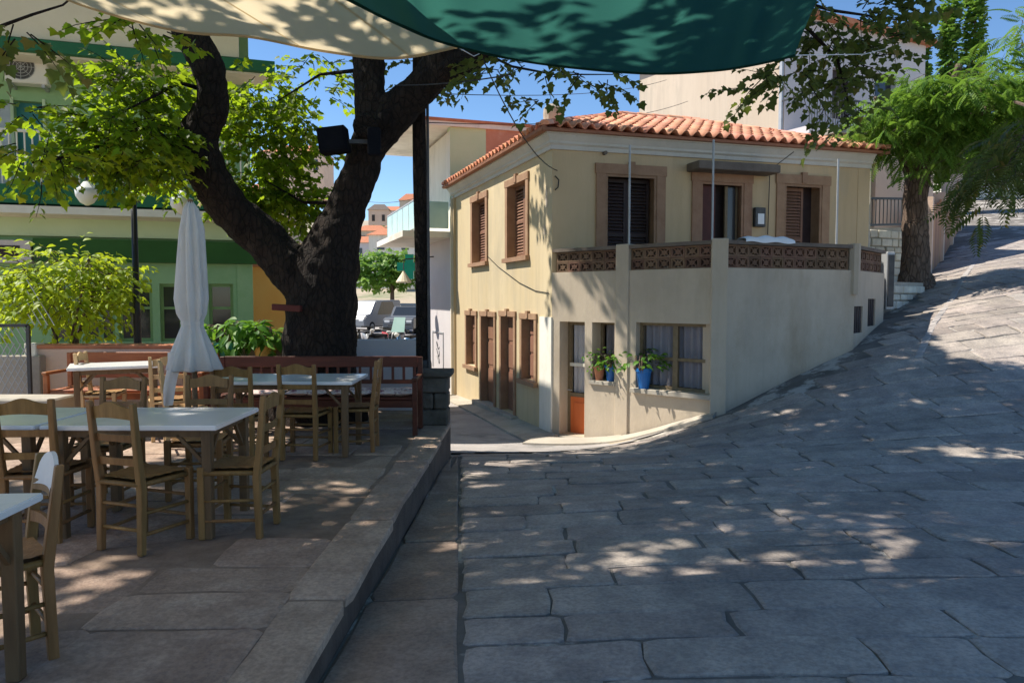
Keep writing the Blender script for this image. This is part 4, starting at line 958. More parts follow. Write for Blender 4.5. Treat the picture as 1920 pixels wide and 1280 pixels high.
# ================================================================== FURNITURE
def chair_parts(root, wood='chair_wood', Hc=.93, crest=None, round_top=False):
    W, D, SH = .36, .36, .45; rake = .045
    for s in (-1, 1):
        m = MB(); x = s * (W / 2 - .018); pts = [(x, -D / 2, 0), (x, -D / 2 + .012, SH - .05), (x * 1.02, -D / 2 - .01, SH + .12), (x * 1.06, -D / 2 - rake, Hc)]
        for i in range(3):
            a, b = pts[i], pts[i + 1]; w = (.040, .045, .042, .034)
            wa, wb = w[i] / 2, w[i + 1] / 2
            m.hexa([(a[0] - wa, a[1] - wa, a[2]), (a[0] + wa, a[1] - wa, a[2]), (a[0] + wa, a[1] + wa, a[2]), (a[0] - wa, a[1] + wa, a[2]),
                    (b[0] - wb, b[1] - wb, b[2]), (b[0] + wb, b[1] - wb, b[2]), (b[0] + wb, b[1] + wb, b[2]), (b[0] - wb, b[1] + wb, b[2])])
        meshobj('back_post', m.mesh('back_post', wood, bevel=.004), root)
        m = MB(); x = s * (W / 2 + .015); m.box((x, D / 2, SH / 2 + .01), (.042, .042, SH + .02), taper=1.05); meshobj('front_leg', m.mesh('front_leg', wood, bevel=.005), root)
    def yb(z): return -D / 2 + .012 - (rake + .0) * max(0, (z - SH) / (Hc - SH)) ** 1.1
    def slat(z0, z1, camel, nm, mt):
        m = MB(); n = 14; pts_t = []; pts_b = []
        w = W / 2 - .03
        for i in range(n + 1):
            t = -1 + 2 * i / n; x = t * w; bow = -.022 * (1 - t * t)
            if round_top: zt = z0 + (z1 - z0) * math.sqrt(max(0, 1 - (t * .93) ** 2)) if camel else z1
            else: zt = z1 + (camel * (math.cos(t * PI) * .5 + .5) ** 1.3 if camel else 0)
            zb = z0 + (.012 * (1 - t * t) if camel else .008 * (1 - t * t))
            pts_t.append((x, yb(z1) + bow, zt)); pts_b.append((x, yb(z0) + bow, zb))
        vs = []; 
        for o in (-.009, .009):
            vs += [(a, b + o, c) for a, b, c in pts_b] + [(a, b + o, c) for a, b, c in pts_t]
        k = n + 1; fs = []
        for i in range(n):
            fs += [(i, i + 1, k + i + 1, k + i), (2 * k + i + 1, 2 * k + i, 3 * k + i, 3 * k + i + 1), (k + i, k + i + 1, 3 * k + i + 1, 3 * k + i), (i + 1, i, 2 * k + i, 2 * k + i + 1)]
        m.add(vs, fs); return meshobj(nm, m.mesh(nm, mt, smooth=False), root)
    if round_top: slat(Hc - .13, Hc + .03, 1, 'crest_rail', crest or wood)
    else: slat(Hc - .105, Hc - .03, .035, 'crest_rail', crest or wood)
    slat(SH + .235, SH + .285, 0, 'back_slat', wood); slat(SH + .09, SH + .14, 0, 'back_slat', wood)
    # seat: rails + woven rush
    m = MB(); e = W / 2 + .02; b = W / 2 - .02
    fr = [(-b, -D / 2), (b, -D / 2), (e, D / 2), (-e, D / 2)]
    for i in range(4):
        a, c = fr[i], fr[(i + 1) % 4]; m.tube([(a[0], a[1], SH - .02), (c[0], c[1], SH - .02)], .017, 6)
    meshobj('seat_rail', m.mesh('seat_rail', wood, smooth=True), root)
    m = MB(); NU = 10; vs = []
    for j in range(NU + 1):
        v = j / NU; w = b + (e - b) * v
        for i in range(NU + 1):
            u = i / NU * 2 - 1; q = min(1 - abs(u), 1 - abs(2 * v - 1)); z = SH + .012 - .02 * q * 1.2 + (.004 if (i + j) % 2 else 0)
            vs.append((u * w, -D / 2 + D * v, z))
    fs = [(j * (NU + 1) + i, j * (NU + 1) + i + 1, (j + 1) * (NU + 1) + i + 1, (j + 1) * (NU + 1) + i) for j in range(NU) for i in range(NU)]
    m.add(vs, fs); vb = [(x, y, SH - .03) for x, y in fr]; m.add(vb, [(3, 2, 1, 0)])
    k = len(m.v) - 4
    ring_ = [0 * (NU + 1) + i for i in range(NU + 1)] + [j * (NU + 1) + NU for j in range(1, NU + 1)] + [NU * (NU + 1) + i for i in range(NU - 1, -1, -1)] + [j * (NU + 1) for j in range(NU - 1, 0, -1)]
    meshobj('rush_seat', m.mesh('rush_seat', 'rush_seat', smooth=True), root)
    # stretchers
    for (a, c, zs) in (((-e, D / 2), (e, D / 2), (.16, .29)), ((-b, -D / 2 + .005), (b, -D / 2 + .005), (.15, .30)), ((-b, -D / 2), (-e, D / 2), (.12, .25)), ((b, -D / 2), (e, D / 2), (.12, .25))):
        for z in zs:
            m = MB(); m.tube([(a[0], a[1], z), (c[0], c[1], z)], .0115, 6); meshobj('stretcher', m.mesh('stretcher', wood, smooth=True), root)
def copy_thing(src, loc, rz, label, group=None):
    o = src.copy(); link(o, None, Matrix.Translation(loc) @ Matrix.Rotation(rz, 4, 'Z')); tag(o, label, None, group)
    for ch in list(src.children):
        c = ch.copy(); COL.objects.link(c); c.parent = o; c.matrix_basis = ch.matrix_basis.copy()
        for g in list(ch.children):
            d = g.copy(); COL.objects.link(d); d.parent = c; d.matrix_basis = g.matrix_basis.copy()
    return o
def local_thing(name, label, cat, group, fn, loc, rz, **kw):
    o = thing(name, (0, 0, 0), label, cat, group); fn(o, **kw)
    W = Matrix.Translation(loc) @ Matrix.Rotation(rz, 4, 'Z'); o.matrix_basis = W; WM[o.name] = W; return o
G = 'taverna chairs at the white tables'
R = math.radians
proto = local_thing('taverna_chair', 'brown taverna chair seen from behind at the middle of the front white table', 'chair', G, chair_parts, (-2.33, 4.66, 0), R(-20))
for (x, y, a, lab) in (
    (-1.81, 4.93, 88, 'brown taverna chair at the right end of the front white table'),
    (-3.05, 4.82, 4, 'brown taverna chair at the left picture edge with its back to us'),
    (-2.45, 5.84, 184, 'brown taverna chair facing us across the front table, before the parasol'),
    (-3.10, 5.68, 176, 'taverna chair with its crest showing just above the far edge of the front table'),
    (-2.58, 7.02, 3, 'brown taverna chair on the near side of the middle table, left of the pair'),
    (-2.03, 7.27, -4, 'brown taverna chair on the near side of the middle table, right of the pair'),
    (-1.59, 7.62, 92, 'brown taverna chair at the right end of the middle table beside the bench')):
    copy_thing(proto, (x, y, 0), R(a), lab, G)
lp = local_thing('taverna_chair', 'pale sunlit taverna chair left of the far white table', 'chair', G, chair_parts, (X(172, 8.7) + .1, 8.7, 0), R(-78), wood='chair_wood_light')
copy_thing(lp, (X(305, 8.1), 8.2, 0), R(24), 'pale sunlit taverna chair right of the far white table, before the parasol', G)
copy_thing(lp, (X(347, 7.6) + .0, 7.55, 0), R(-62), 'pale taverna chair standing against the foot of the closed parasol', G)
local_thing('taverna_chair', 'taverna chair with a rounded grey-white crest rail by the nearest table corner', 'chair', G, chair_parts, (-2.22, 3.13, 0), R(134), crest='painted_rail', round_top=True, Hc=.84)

def table_parts(root, L=1.1, D=.8, Ht=.75):
    m = MB(); m.box((0, 0, Ht - .016), (L, D, .032)); meshobj('table_top', m.mesh('table_top', 'table_top', bevel=.006, seg=2), root)
    ix, iy = L / 2 - .09, D / 2 - .08
    for sx_ in (-1, 1):
        for sy_ in (-1, 1):
            m = MB(); m.box((sx_ * ix, sy_ * iy, (Ht - .033) / 2), (.056, .056, Ht - .033), taper=1.1); lg = meshobj('leg', m.mesh('leg', 'table_wood', bevel=.004), root)
            m = MB(); m.bar((sx_ * (ix - .02), sy_ * iy, Ht - .26), (sx_ * (ix - .19), sy_ * iy, Ht - .075), .022, .022); m.bar((sx_ * ix, sy_ * (iy - .02), Ht - .26), (sx_ * ix, sy_ * (iy - .17), Ht - .075), .022, .022)
            meshobj('brace', m.mesh('brace', 'table_wood'), lg)
    m = MB()
    for sy_ in (-1, 1): m.box((0, sy_ * iy, Ht - .06), (2 * ix - .05, .022, .052))
    for sx_ in (-1, 1): m.box((sx_ * ix, 0, Ht - .06), (.022, 2 * iy - .05, .052))
    meshobj('apron', m.mesh('apron', 'table_wood'), root)
GT = 'white-topped taverna tables'
tpro = local_thing('taverna_table', 'long white-topped table in front, its right end before the nearest chairs', 'table', GT, table_parts, (-2.43, 5.08, 0), R(0), L=1.12, D=.8)
copy_thing(tpro, (-3.58, 5.08, 0), R(.0), 'white-topped table cut by the left picture edge, continuing the front table', GT)
local_thing('taverna_table', 'white-topped table whose corner pokes in at the bottom left', 'table', GT, table_parts, (-2.36, 2.62, 0), R(4), L=.9, D=.8)
local_thing('taverna_table', 'white-topped middle table before the red-brown bench', 'table', GT, table_parts, (-2.27, 7.58, 0), R(0), L=1.45, D=.8)
local_thing('taverna_table', 'sunlit white-topped far table left of the closed parasol', 'table', GT, table_parts, (-4.55, 8.55, 0), R(28), L=.95, D=.7, Ht=.80)

def bench_parts(root, L=2.4, wood='bench_wood', cush=True):
    D = .5; SH = .42; BH = .86
    for s in (-1, 1):
        for nm, y, hh in (('back_leg', D / 2, BH), ('front_leg', -D / 2, .62)):
            m = MB(); m.box((s * L / 2, y, hh / 2), (.055, .055, hh)); meshobj(nm, m.mesh(nm, wood, bevel=.005), root)
        m = MB(); m.box((s * L / 2, -.01, .64), (.06, D + .08, .035)); meshobj('arm_rest', m.mesh('arm_rest', wood, bevel=.006), root)
    for y in (-.19, -.06, .07, .19):
        m = MB(); m.box((0, y, SH), (L - .05, .105, .028)); meshobj('seat_slat', m.mesh('seat_slat', wood, bevel=.004), root)
    for y in (-D / 2, D / 2):
        m = MB(); m.box((0, y, SH - .06), (L - .06, .03, .08)); meshobj('seat_rail', m.mesh('seat_rail', wood), root)
    for z, hh in ((BH - .06, .13), (SH + .14, .05)):
        m = MB(); m.box((0, D / 2, z), (L - .055, .032, hh)); meshobj('back_rail', m.mesh('back_rail', wood, bevel=.005), root)
    n = int(L / .13)
    for i in range(n):
        m = MB() if i == 0 else m
        if i == 0: m.box((0, 0, 0), (.03, .018, BH - SH - .29)); me = m.mesh('back_spindle', wood)
        meshobj('back_spindle', me, root, Matrix.Translation((-L / 2 + L * (i + .5) / n, D / 2, (SH + .165 + BH - .125) / 2)))
def local_bench(label, loc, rz, **kw):
    return local_thing('garden_bench', label, 'bench', 'slatted wooden benches along the terrace', bench_parts, loc, rz, **kw)
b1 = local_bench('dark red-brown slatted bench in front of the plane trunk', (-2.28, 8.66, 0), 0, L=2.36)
b2 = local_bench('orange-brown sunlit bench behind the far left table', (-4.75, 9.35, 0), 0, L=1.9, wood='bench_wood_sunlit')
def cushion(loc, L, D, label):
    m = MB(); n = 12; vs = []
    for sgn in (1, -1):
        for j in range(n + 1):
            for i in range(n + 1):
                u = i / n * 2 - 1; w = j / n * 2 - 1; b = (1 - abs(u) ** 4) * (1 - abs(w) ** 4)
                vs.append((u * L / 2, w * D / 2, .04 + sgn * .042 * b + .006 * mnoise.noise((u * 3, w * 3, loc[0]))))
    k = (n + 1) ** 2; fs = []
    for j in range(n):
        for i in range(n):
            a = j * (n + 1) + i; fs += [(a, a + 1, a + n + 2, a + n + 1), (k + a + 1, k + a, k + a + n + 1, k + a + n + 2)]
    m.add(vs, fs); o = m.build('seat_cushion', 'floral', None, Matrix.Translation(loc), smooth=True); tag(o, label, 'cushion', 'floral cushions on the dark bench'); return o
for i, (x, w) in enumerate(((-1.36, .46), (-1.86, .48), (-2.36, .48), (-2.9, .5))):
    cushion((x, 8.63, .435), w, .42, ('floral cushion at the right end of the dark bench', 'floral cushion second from the right on the dark bench', 'floral cushion third from the right on the dark bench', 'floral cushion farthest left on the dark bench')[i])

# closed parasol
px_ = X(362, 6.7); par = thing('closed_parasol', (px_, 6.7, 0), 'closed white parasol tied at the waist among the tables', 'parasol')
def fold(a, z): return 1 + .2 * math.sin(a * 8 + .3 * math.sin(z * 4)) + .07 * math.sin(a * 17 + z * 5) + .05 * math.sin(a * 3 + z * 3)
zz = lambda py: P(362, py, 6.7).z
prof = [(.02, zz(378)), (.055, zz(392)), (.09, zz(430)), (.105, zz(490)), (.122, zz(560)), (.108, zz(588)), (.072, zz(606)), (.095, zz(622)), (.155, zz(660)), (.20, zz(692)), (.185, zz(694)), (.10, zz(640))]
m = MB(); m.lathe(prof, (px_, 6.7, 0), 64, fold); cl = m.build('canopy_cloth', 'parasol_cloth', par, smooth=True)
m = MB()
for a in (0, .25, .5, .75, 1.0):
    pass
vs = []
for i in range(9):
    t = i / 8; c = P(330 - 16 * t, 660 + 100 * t, 6.62); w = .075 - .035 * t; vs += [(c.x - w, c.y + .02 * math.sin(t * 7), c.z), (c.x, c.y - .05, c.z), (c.x + w, c.y + .02 * math.cos(t * 6), c.z)]
m.add(vs, [(3 * i + k, 3 * i + k + 1, 3 * i + k + 4, 3 * i + k + 3) for i in range(8) for k in range(2)]); m.build('hanging_panel', 'parasol_cloth', cl, smooth=True)
m = MB(); m.lathe([(.080, zz(611)), (.084, zz(605)), (.080, zz(600))], (px_, 6.7, 0), 32, fold); m.build('tie_band', 'parasol_cloth', cl)
m = MB(); m.tube([(px_, 6.7, 0), (px_, 6.7, zz(374))], .024, 10); m.build('pole', 'table_wood', par)
m = MB(); m.lathe([(.26, 0), (.26, .05), (.22, .08), (.05, .1), (.04, .25)], (px_, 6.7, 0), 20); m.build('base', 'dark_slab', par)

# lamp post with two hanging bowls
ly = 10.6; lx_ = X(257, ly); lamp = thing('street_lamp', (lx_, ly, 0), 'black street lamp post with two hanging white bowls at the left', 'street lamp')
zt = P(250, 268, ly).z
m = MB(); m.lathe([(.10, 0), (.10, .35), (.075, .42), (.055, .5), (.05, 1.3), (.06, 1.33), (.045, 1.4), (.036, zt)], (lx_, ly, 0), 12); m.build('post', 'black_paint', lamp, smooth=True)
for s, ppx, ppy in ((-1, 163, 368), (1, 340, 385)):
    c = P(ppx, ppy, ly); m = MB(); m.tube([(lx_, ly, zt - .25), (lx_ + (c.x - lx_) * .5, ly, zt + .25), (c.x, ly, zt + .1), (c.x, ly, c.z + .22)], .018, 6); ar = m.build('arm', 'black_paint', lamp)
    m = MB(); m.lathe([(.02, -.13), (.09, -.09), (.145, 0), (.155, .09), (.1, .12), (.04, .2)], (c.x, ly, c.z), 16); m.build('lamp_bowl', 'lamp_bowl', lamp, smooth=True)
m = MB(); z = P(250, 378, ly).z; m.bar((lx_ - .13, ly, z), (lx_ + .13, ly, z), .025); m.bar((lx_ - .13, ly, z), (lx_ - .13, ly, z + .25), .02); m.bar((lx_ + .13, ly, z), (lx_ + .13, ly, z + .12), .02); m.build('sign_bracket', 'black_paint', lamp)

# wooden utility pole, stone block, low wall behind the bench
ux = X(791, 9.8); up_ = thing('utility_pole', (ux, 9.8, -.4), 'tall dark wooden pole rising at the terrace corner', 'pole')
m = MB(); m.tube([(ux + .02 * math.sin(i), 9.8, -.4 + i * .9) for i in range(12)], [.105 - .0035 * i for i in range(12)], 14); m.build('shaft', 'bark', up_, smooth=True)
m = MB(); m.lathe([(.125, .0), (.125, .75), (.115, .8)], (ux, 9.8, -.05), 14); m.build('black_collar', 'black_paint', up_)
m = MB(); m.tube([(ux + .1, 9.72, -.2), (ux + .1, 9.72, 4.2)], .02, 6); m.build('conduit', 'metal_dark', up_)
blk = thing('stone_pedestal', (X(815, 9.25), 9.25, 0), 'dark rough stone pedestal on the terrace corner below the pole', 'pedestal')
rb = random.Random(9); x0, x1 = X(787, 9.2), X(843, 9.1); z = 0.0; zt = P(815, 695, 9.1).z
for k in range(3):
    hh = (zt - .07) / 3; n = 2 if k % 2 else 1; xs_ = [x0 + .02, x0 + (x1 - x0) * rb.uniform(.4, .6), x1 - .02] if n == 2 else [x0 + .02, x1 - .02]
    for i in range(n):
        m = MB(); m.box(((xs_[i] + xs_[i + 1]) / 2, 9.23, z + hh / 2), (xs_[i + 1] - xs_[i] - .008, .40 - rb.uniform(0, .03), hh - .008)); m.build('block', 'dark_stone', blk, bevel=.02)
    z += hh
m = MB(); m.box(((x0 + x1) / 2, 9.23, zt - .035), (x1 - x0 + .05, .48, .07)); m.build('cap', 'dark_stone', blk, bevel=.012)
m = MB(); z0 = 0; z1 = P(720, 636, 10.45).z; m.box((X(722, 10.45), 10.45, z1 / 2 - .2), (1.15, .18, z1 + .4)); tag(m.build('low_wall', 'lavender_wall', bevel=.01), 'low grey rendered wall between the trunk and the pole', 'wall')
pw = thing('planter_wall', (-4.9, 10.1, 0), 'low beige planter wall behind the benches on the left', 'wall')
z1 = P(110, 652, 10.0).z
m = MB(); m.box((-4.6, 10.1, z1 / 2), (3.6, .3, z1 - .02)); m.build('wall_body', 'pink_wall', pw); m = MB(); m.box((-4.6, 10.1, z1 + .02), (3.66, .36, .05)); m.build('coping', 'terracotta', pw, bevel=.01)
m = MB(); m.box((X(63, 10.0), 10.0, .48), (.16, .2, .96)); tag(m.build('white_post', 'white_plaster', bevel=.01), 'short white masonry post left of the benches', 'post')
# dark mesh fence at far left
fe = thing('mesh_fence', (X(20, 9.6), 9.6, 0), 'dark wire mesh fence panel at the left edge', 'fence')
m = MB(); xa, xb = X(-60, 9.6), X(52, 9.6); za, zb_ = .1, P(20, 610, 9.6).z
m.bar((xa, 9.6, zb_), (xb, 9.6, zb_), .04); m.bar((xa, 9.6, za), (xb, 9.6, za), .04); m.bar((xb, 9.6, 0), (xb, 9.6, zb_), .04); m.build('frame', 'metal_dark', fe)
m = MB(); 
for i in range(14):
    t = i * .085; m.bar((xa + t, 9.6, za), (min(xb, xa + t + .5), 9.6, za + (min(xb, xa + t + .5) - xa - t) * 1.75), .009); m.bar((xa + t, 9.61, zb_), (min(xb, xa + t + .5), 9.61, zb_ - (min(xb, xa + t + .5) - xa - t) * 1.75), .009)
m.build('wire_mesh', 'metal_grey', fe)
m = MB(); m.box((X(15, 9.9) - .5, 9.9, .4), (1.9, .16, .8)); tag(m.build('stub_wall', 'concrete', bevel=.01), 'low grey wall behind the mesh fence at the left edge', 'wall')
m = MB(); c = PZ(15, 706, .42); m.box((X(-10, 8.4), 8.6, .21), (1.3, .45, .42)); tag(m.build('stone_ledge', 'concrete', bevel=.02), 'low stone ledge at the left edge beside the orange bench', 'ledge')

# shrubs and pots
def shrub(name, c, r, n, label, mt, leaf, stem_z, seed, per=8, step=.06, singles=40, group=None, droop=.5, size=(.8, 1.3), cat='shrub'):
    t = thing(name, (c[0], c[1], stem_z), label, cat, group); rr = random.Random(seed); tw_ = MB()
    xf = sprays([(c, r, n)], rr, per, step, droop, size=size, twig=tw_)
    leaves_to('foliage', leaf, xf, mt, t, singles, 'leaf')
    for k in range(5):
        a = rr.uniform(0, 6.28); tw_.tube([(c[0] + .05 * math.cos(a), c[1] + .05 * math.sin(a), stem_z), (c[0] + .15 * math.cos(a), c[1] + .15 * math.sin(a), (stem_z + c[2]) / 2), (c[0] + r[0] * .6 * math.cos(a), c[1] + r[1] * .6 * math.sin(a), c[2] + r[2] * .3)], [.03, .022, .01], 5)
    tw_.build('stems', 'bark_brown', t); return t
c = P(120, 545, 10.5); OV_ = oval_leaf(.105, .34)
shrub('leafy_shrub', (c.x, c.y, c.z + .05), (.82, .6, .52), 330, 'bright yellow-green spreading shrub before the green building', 'shrub_leaf', OV_, .3, 31, singles=80)
c = P(182, 570, 10.4)
for i, (ppx, ppy, rx, rz_, mt_, pot, lab) in enumerate(((425, 620, .22, .18, 'pot_leaf', 'teal_pot', 'green leafy plant in a teal pot right of the parasol'), (497, 622, .18, .18, 'pot_leaf', 'yellow_pot', 'bright green plant in a yellow pot against the plane trunk'))):
    Y = 9.75; c = P(ppx, ppy, Y); zb2 = P(ppx, 672, Y).z - .1
    t = shrub('potted_plant', (c.x, c.y, c.z + .02), (rx, .2, rz_), 34, lab, mt_, oval_leaf(.17, .26), zb2 + .2, 40 + i, per=5, step=.05, singles=30, cat='potted plant', droop=.7)
    m = MB(); m.lathe([(.10, 0), (.15, .26), (.165, .27), (.165, .31), (.13, .31), (.12, .24)], (c.x, c.y, zb2), 16); m.build('pot', pot, t, smooth=False)
m = MB(); m.box((-3.5, 9.75, (zb2 + 0) / 2), (1.5, .34, zb2 - .004)); tag(m.build('plant_stand', 'bench_wood', bevel=.01), 'plain wooden plant stand behind the dark bench', 'stand')
# pots on the house window sills
def sill_pot(pl, a, z, off, mt_, s, lab, seed, n=16):
    c = pl.pt(a, z, off); t = shrub('potted_plant', (c.x, c.y, c.z + .42 * s), (.18 * s, .12 * s, .16 * s), n, lab, 'pot_leaf', oval_leaf(.085 * s, .36), c.z + .2, seed, per=5, step=.04, singles=8, cat='potted plant')
    m = MB(); m.lathe([(.075 * s, .0), (.11 * s, .24 * s), (.125 * s, .245 * s), (.125 * s, .29 * s), (.1 * s, .29 * s), (.09 * s, .22 * s)], (c.x, c.y, c.z), 16); m.build('pot', mt_, t)
sill_pot(P1, P1.hit(1140, 700)[0], w1[2], -.1, 'blue_pot', .95, 'plant in a blue pot on the small window sill by the orange door', 51, 22)
sill_pot(P1, P1.hit(1119, 700)[0], w1[2], -.08, 'terracotta', .85, 'plant in a terracotta pot on the small window sill', 52, 16)
sill_pot(P2, P2.hit(1207, 700)[0], w2[2], .0, 'blue_pot', 1.15, 'plant in a blue pot on the wide curtained window sill', 53, 18)
# white sheet folded over the balcony parapet
m = MB(); a0, _ = P3.hit(1395, 450); a1, _ = P3.hit(1487, 450); n = 24; vs = []
for i in range(n + 1):
    t = i / n; a = a0 + (a1 - a0) * t; hz = .045 + .05 * math.sin(t * PI) ** .5 * (0.6 + .4 * t) + .012 * math.sin(t * 17)
    for (o, zq) in ((.05, -.02 + .01 * math.sin(t * 13)), (.045, hz * .7), (-.03, hz), (-.15, hz * .8), (-.19, -.02)): vs.append(P3.pt(a, ZPAR + max(zq, .004) if -.17 < o < .02 else ZPAR + zq, o))
m.add(vs, [(5 * i + k, 5 * i + 5 + k, 5 * i + 6 + k, 5 * i + 1 + k) for i in range(n) for k in range(4)])
tag(m.build('folded_sheet', 'sheet_white', smooth=True), 'pale folded plastic sheet lying on the balcony parapet', 'sheet')

# ================================================================== SHADE SAILS
def sail(name, far, near, mt, label, sag, seams=(), NV=16):
    """loft between a far edge and a near edge (world points), sagging; far corners tied"""
    NU_ = 90; seams = [int(q * 90 / 40) for q in seams]
    def samp(L, t):
        f = t * (len(L) - 1); i = min(int(f), len(L) - 2); k = f - i
        a0, a1, a2, a3 = L[max(i - 1, 0)], L[i], L[i + 1], L[min(i + 2, len(L) - 1)]
        return .5 * ((2 * a1) + (a2 - a0) * k + (2 * a0 - 5 * a1 + 4 * a2 - a3) * k * k + (3 * a1 - a0 - 3 * a2 + a3) * k ** 3)
    vs = []
    for j in range(NV + 1):
        v = j / NV
        for i in range(NU_ + 1):
            u = i / NU_; p = samp(far, u).lerp(samp(near, u), v)
            wr_ = (.012 * math.sin(u * 46 + 5 * v) + .009 * math.sin(u * 83 - 9 * v + 1.3)) * (1 - v) ** 1.5 + .010 * math.sin((u + v * .6) * 31) * math.sin(v * PI)
            p = p + Vector((0, 0, wr_ * (v > 0) + sag * math.sin(v * PI) * (.4 + .6 * math.sin(u * PI)) + .025 * mnoise.noise((p.x * 1.6, p.y * 1.1, 3.1 + sag)) * math.sin(v * PI)))
            vs.append(p)
    m = MB(); m.add(vs, [(j * (NU_ + 1) + i, j * (NU_ + 1) + i + 1, (j + 1) * (NU_ + 1) + i + 1, (j + 1) * (NU_ + 1) + i) for j in range(NV) for i in range(NU_)])
    t = thing(name, (far[0].x, far[0].y, far[0].z), label, 'shade sail')
    c = m.build('cloth', mt, t, smooth=True)
    e = MB(); e.tube([vs[i] for i in range(NU_ + 1)], .011, 6); e.build('hem', mt, c)
    for iu in seams:
        e = MB(); sv = []
        for j in range(NV + 1):
            p0 = vs[j * (NU_ + 1) + iu]; p1 = vs[j * (NU_ + 1) + iu + 1]; dd_ = (p1 - p0).normalized() * .013; dn3 = Vector((0, 0, -.004)); sv += [p0 + dn3, p0 + dd_ + dn3]
        e.add(sv, [(2 * j, 2 * j + 1, 2 * j + 3, 2 * j + 2) for j in range(NV)]); e.build('seam', mt, c, smooth=True)
    return t
cf = [P(-560, -330, 5.2), P(-330, -210, 5.1), P(-120, -110, 5.0), P(40, -45, 4.9), P(150, 8, 4.9), P(330, 57, 4.9), P(470, 69, 4.9), P(610, 96, 4.9), P(740, 109, 4.9), P(855, 88, 4.95), P(885, 78, 5.0)]
cn = [Vector((-6.6 + i * .42, .8, E + 2.75 - .02 * i)) for i in range(11)]
s1 = sail('shade_sail', cf, cn, 'cream_sail', 'cream shade sail stretched overhead at the upper left', -.05, (12, 20, 27, 33))
gf = [P(590, -30, 3.7), P(655, 0, 3.9), P(740, 42, 4.1), P(840, 82, 4.4), P(1000, 117, 4.6), P(1200, 137, 4.7), P(1330, 133, 4.75), P(1410, 122, 4.8), P(1490, 104, 4.9)]
gn = [Vector((-1.35 + i * .28, .5, E + 1.85 + .02 * i)) for i in range(9)]
s2 = sail('shade_sail', gf, gn, 'green_sail', 'dark green shade sail hanging overhead at the top middle', -.10)
for t, a, b in ((s2, P(1490, 104, 4.9), P(1690, 85, 9)), (s1, P(860, 90, 4.95), P(905, 98, 8.6))):
    m = MB(); m.tube([a, a.lerp(b, .5) - Vector((0, 0, .05)), b], .0035, 5); m.build('tie_rope', 'painted_rail', t)

# ================================================================== RIGHT-HAND TREE with feathery leaves
AY = 16.3
at_ = thing('silk_tree', (X(1716, AY), AY, h(X(1716, AY), AY)), 'feathery green tree beside the stone steps on the hill', 'tree')
def ap(px, py, Y=AY): return P(px, py, Y)
limb_mesh([([ap(1716, 545), ap(1716, 520), ap(1716, 430), ap(1718, 350), ap(1735, 290), ap(1770, 210, 15.8), ap(1800, 120, 15.5)], [.46, .30, .26, .25, .22, .14, .07]),
           ([ap(1720, 340), ap(1690, 270), ap(1660, 215, 15.9), ap(1640, 180, 15.8)], [.22, .16, .1, .05]), ([ap(1735, 290), ap(1820, 220, 15), ap(1900, 190, 14.2)], [.2, .11, .02]),
           ([ap(1705, 530), ap(1685, 552)], [.3, .1]), ([ap(1728, 530), ap(1752, 555)], [.3, .1])], 'trunk', 'bark_brown', at_, .04, .04)
rg = random.Random(77); tw = MB()
FR = frond_leaf(.36, 11)
e = [ell(1775, 190, 80, 62, 15.5, 1.1, 95), ell(1880, 190, 85, 75, 15.4, .9, 95), ell(1705, 200, 58, 42, 15.4, .7, 46), ell(1835, 255, 60, 35, 15.6, .8, 42), ell(1725, 268, 20, 22, 15.6, .4, 14),
     ell(1650, 245, 28, 16, 15.2, .3, 12), ell(1915, 75, 25, 35, 15.5, .5, 12), ell(1795, 305, 28, 12, 15.0, .4, 8), ell(1980, 200, 80, 90, 15.8, .9, 50), ell(1830, 160, 85, 28, 14.9, .7, 50)]
xf = sprays(e, rg, 4, .16, .7, size=(.9, 1.5), twig=tw)
leaves_to('crown_foliage', FR, xf, 'frond_leaf', at_, 260, 'frond')
# a nearer bough hanging in from the right edge
e = [ell(1900, 290, 28, 30, 9.0, .4, 9), ell(1866, 345, 12, 10, 9.0, .15, 4), ell(1945, 250, 45, 50, 9.2, .5, 15)]
xf = sprays(e, rg, 4, .13, 1.2, size=(.9, 1.35), twig=tw)
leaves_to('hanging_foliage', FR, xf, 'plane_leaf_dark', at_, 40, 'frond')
tw.tube([ap(1900, 190, 14.2), P(1930, 200, 11.5), P(1935, 230, 9.4), P(1890, 310, 9.0)], [.03, .025, .02, .01], 6)
tag(tw.build('boughs', 'bark_brown', at_), kind='stuff')

# columnar poplars behind
pg = 'slender poplars behind the feathery tree'
OL = oval_leaf(.16, .55)
for i, (px, pt_, w, lab) in enumerate(((1726, 40, 13, 'slender sunlit poplar, leftmost of the three, behind the hanging boughs'), (1784, 8, 13, 'slender sunlit poplar in the middle of the three at upper right'), (1830, -20, 14, 'slender sunlit poplar, rightmost and tallest of the three'))):
    Y = 33; c0 = P(px, pt_, Y); x = c0.x; zb = h(24, 33); Ht = c0.z - zb
    t = thing('poplar_tree', (x, Y, zb), lab, 'tree', pg); rr = random.Random(90 + i)
    m = MB(); m.tube([(x, Y, zb), (x, Y, zb + Ht * .6), (x, Y, zb + Ht)], [.14, .09, .02], 6); m.build('trunk', 'bark_brown', t)
    es = []
    for k in range(14):
        f = k / 13; r_ = w / F * Y * (1.2 - .9 * f ** 1.6) * (1 if k else .6); es.append(((x, Y, zb + Ht * (.12 + .86 * f)), (r_, r_, Ht / 18), 80))
    xf = sprays(es, rr, 3, .09, -.9, size=(.9, 1.5)); leaves_to('crown', OL, xf, 'poplar_leaf', t)

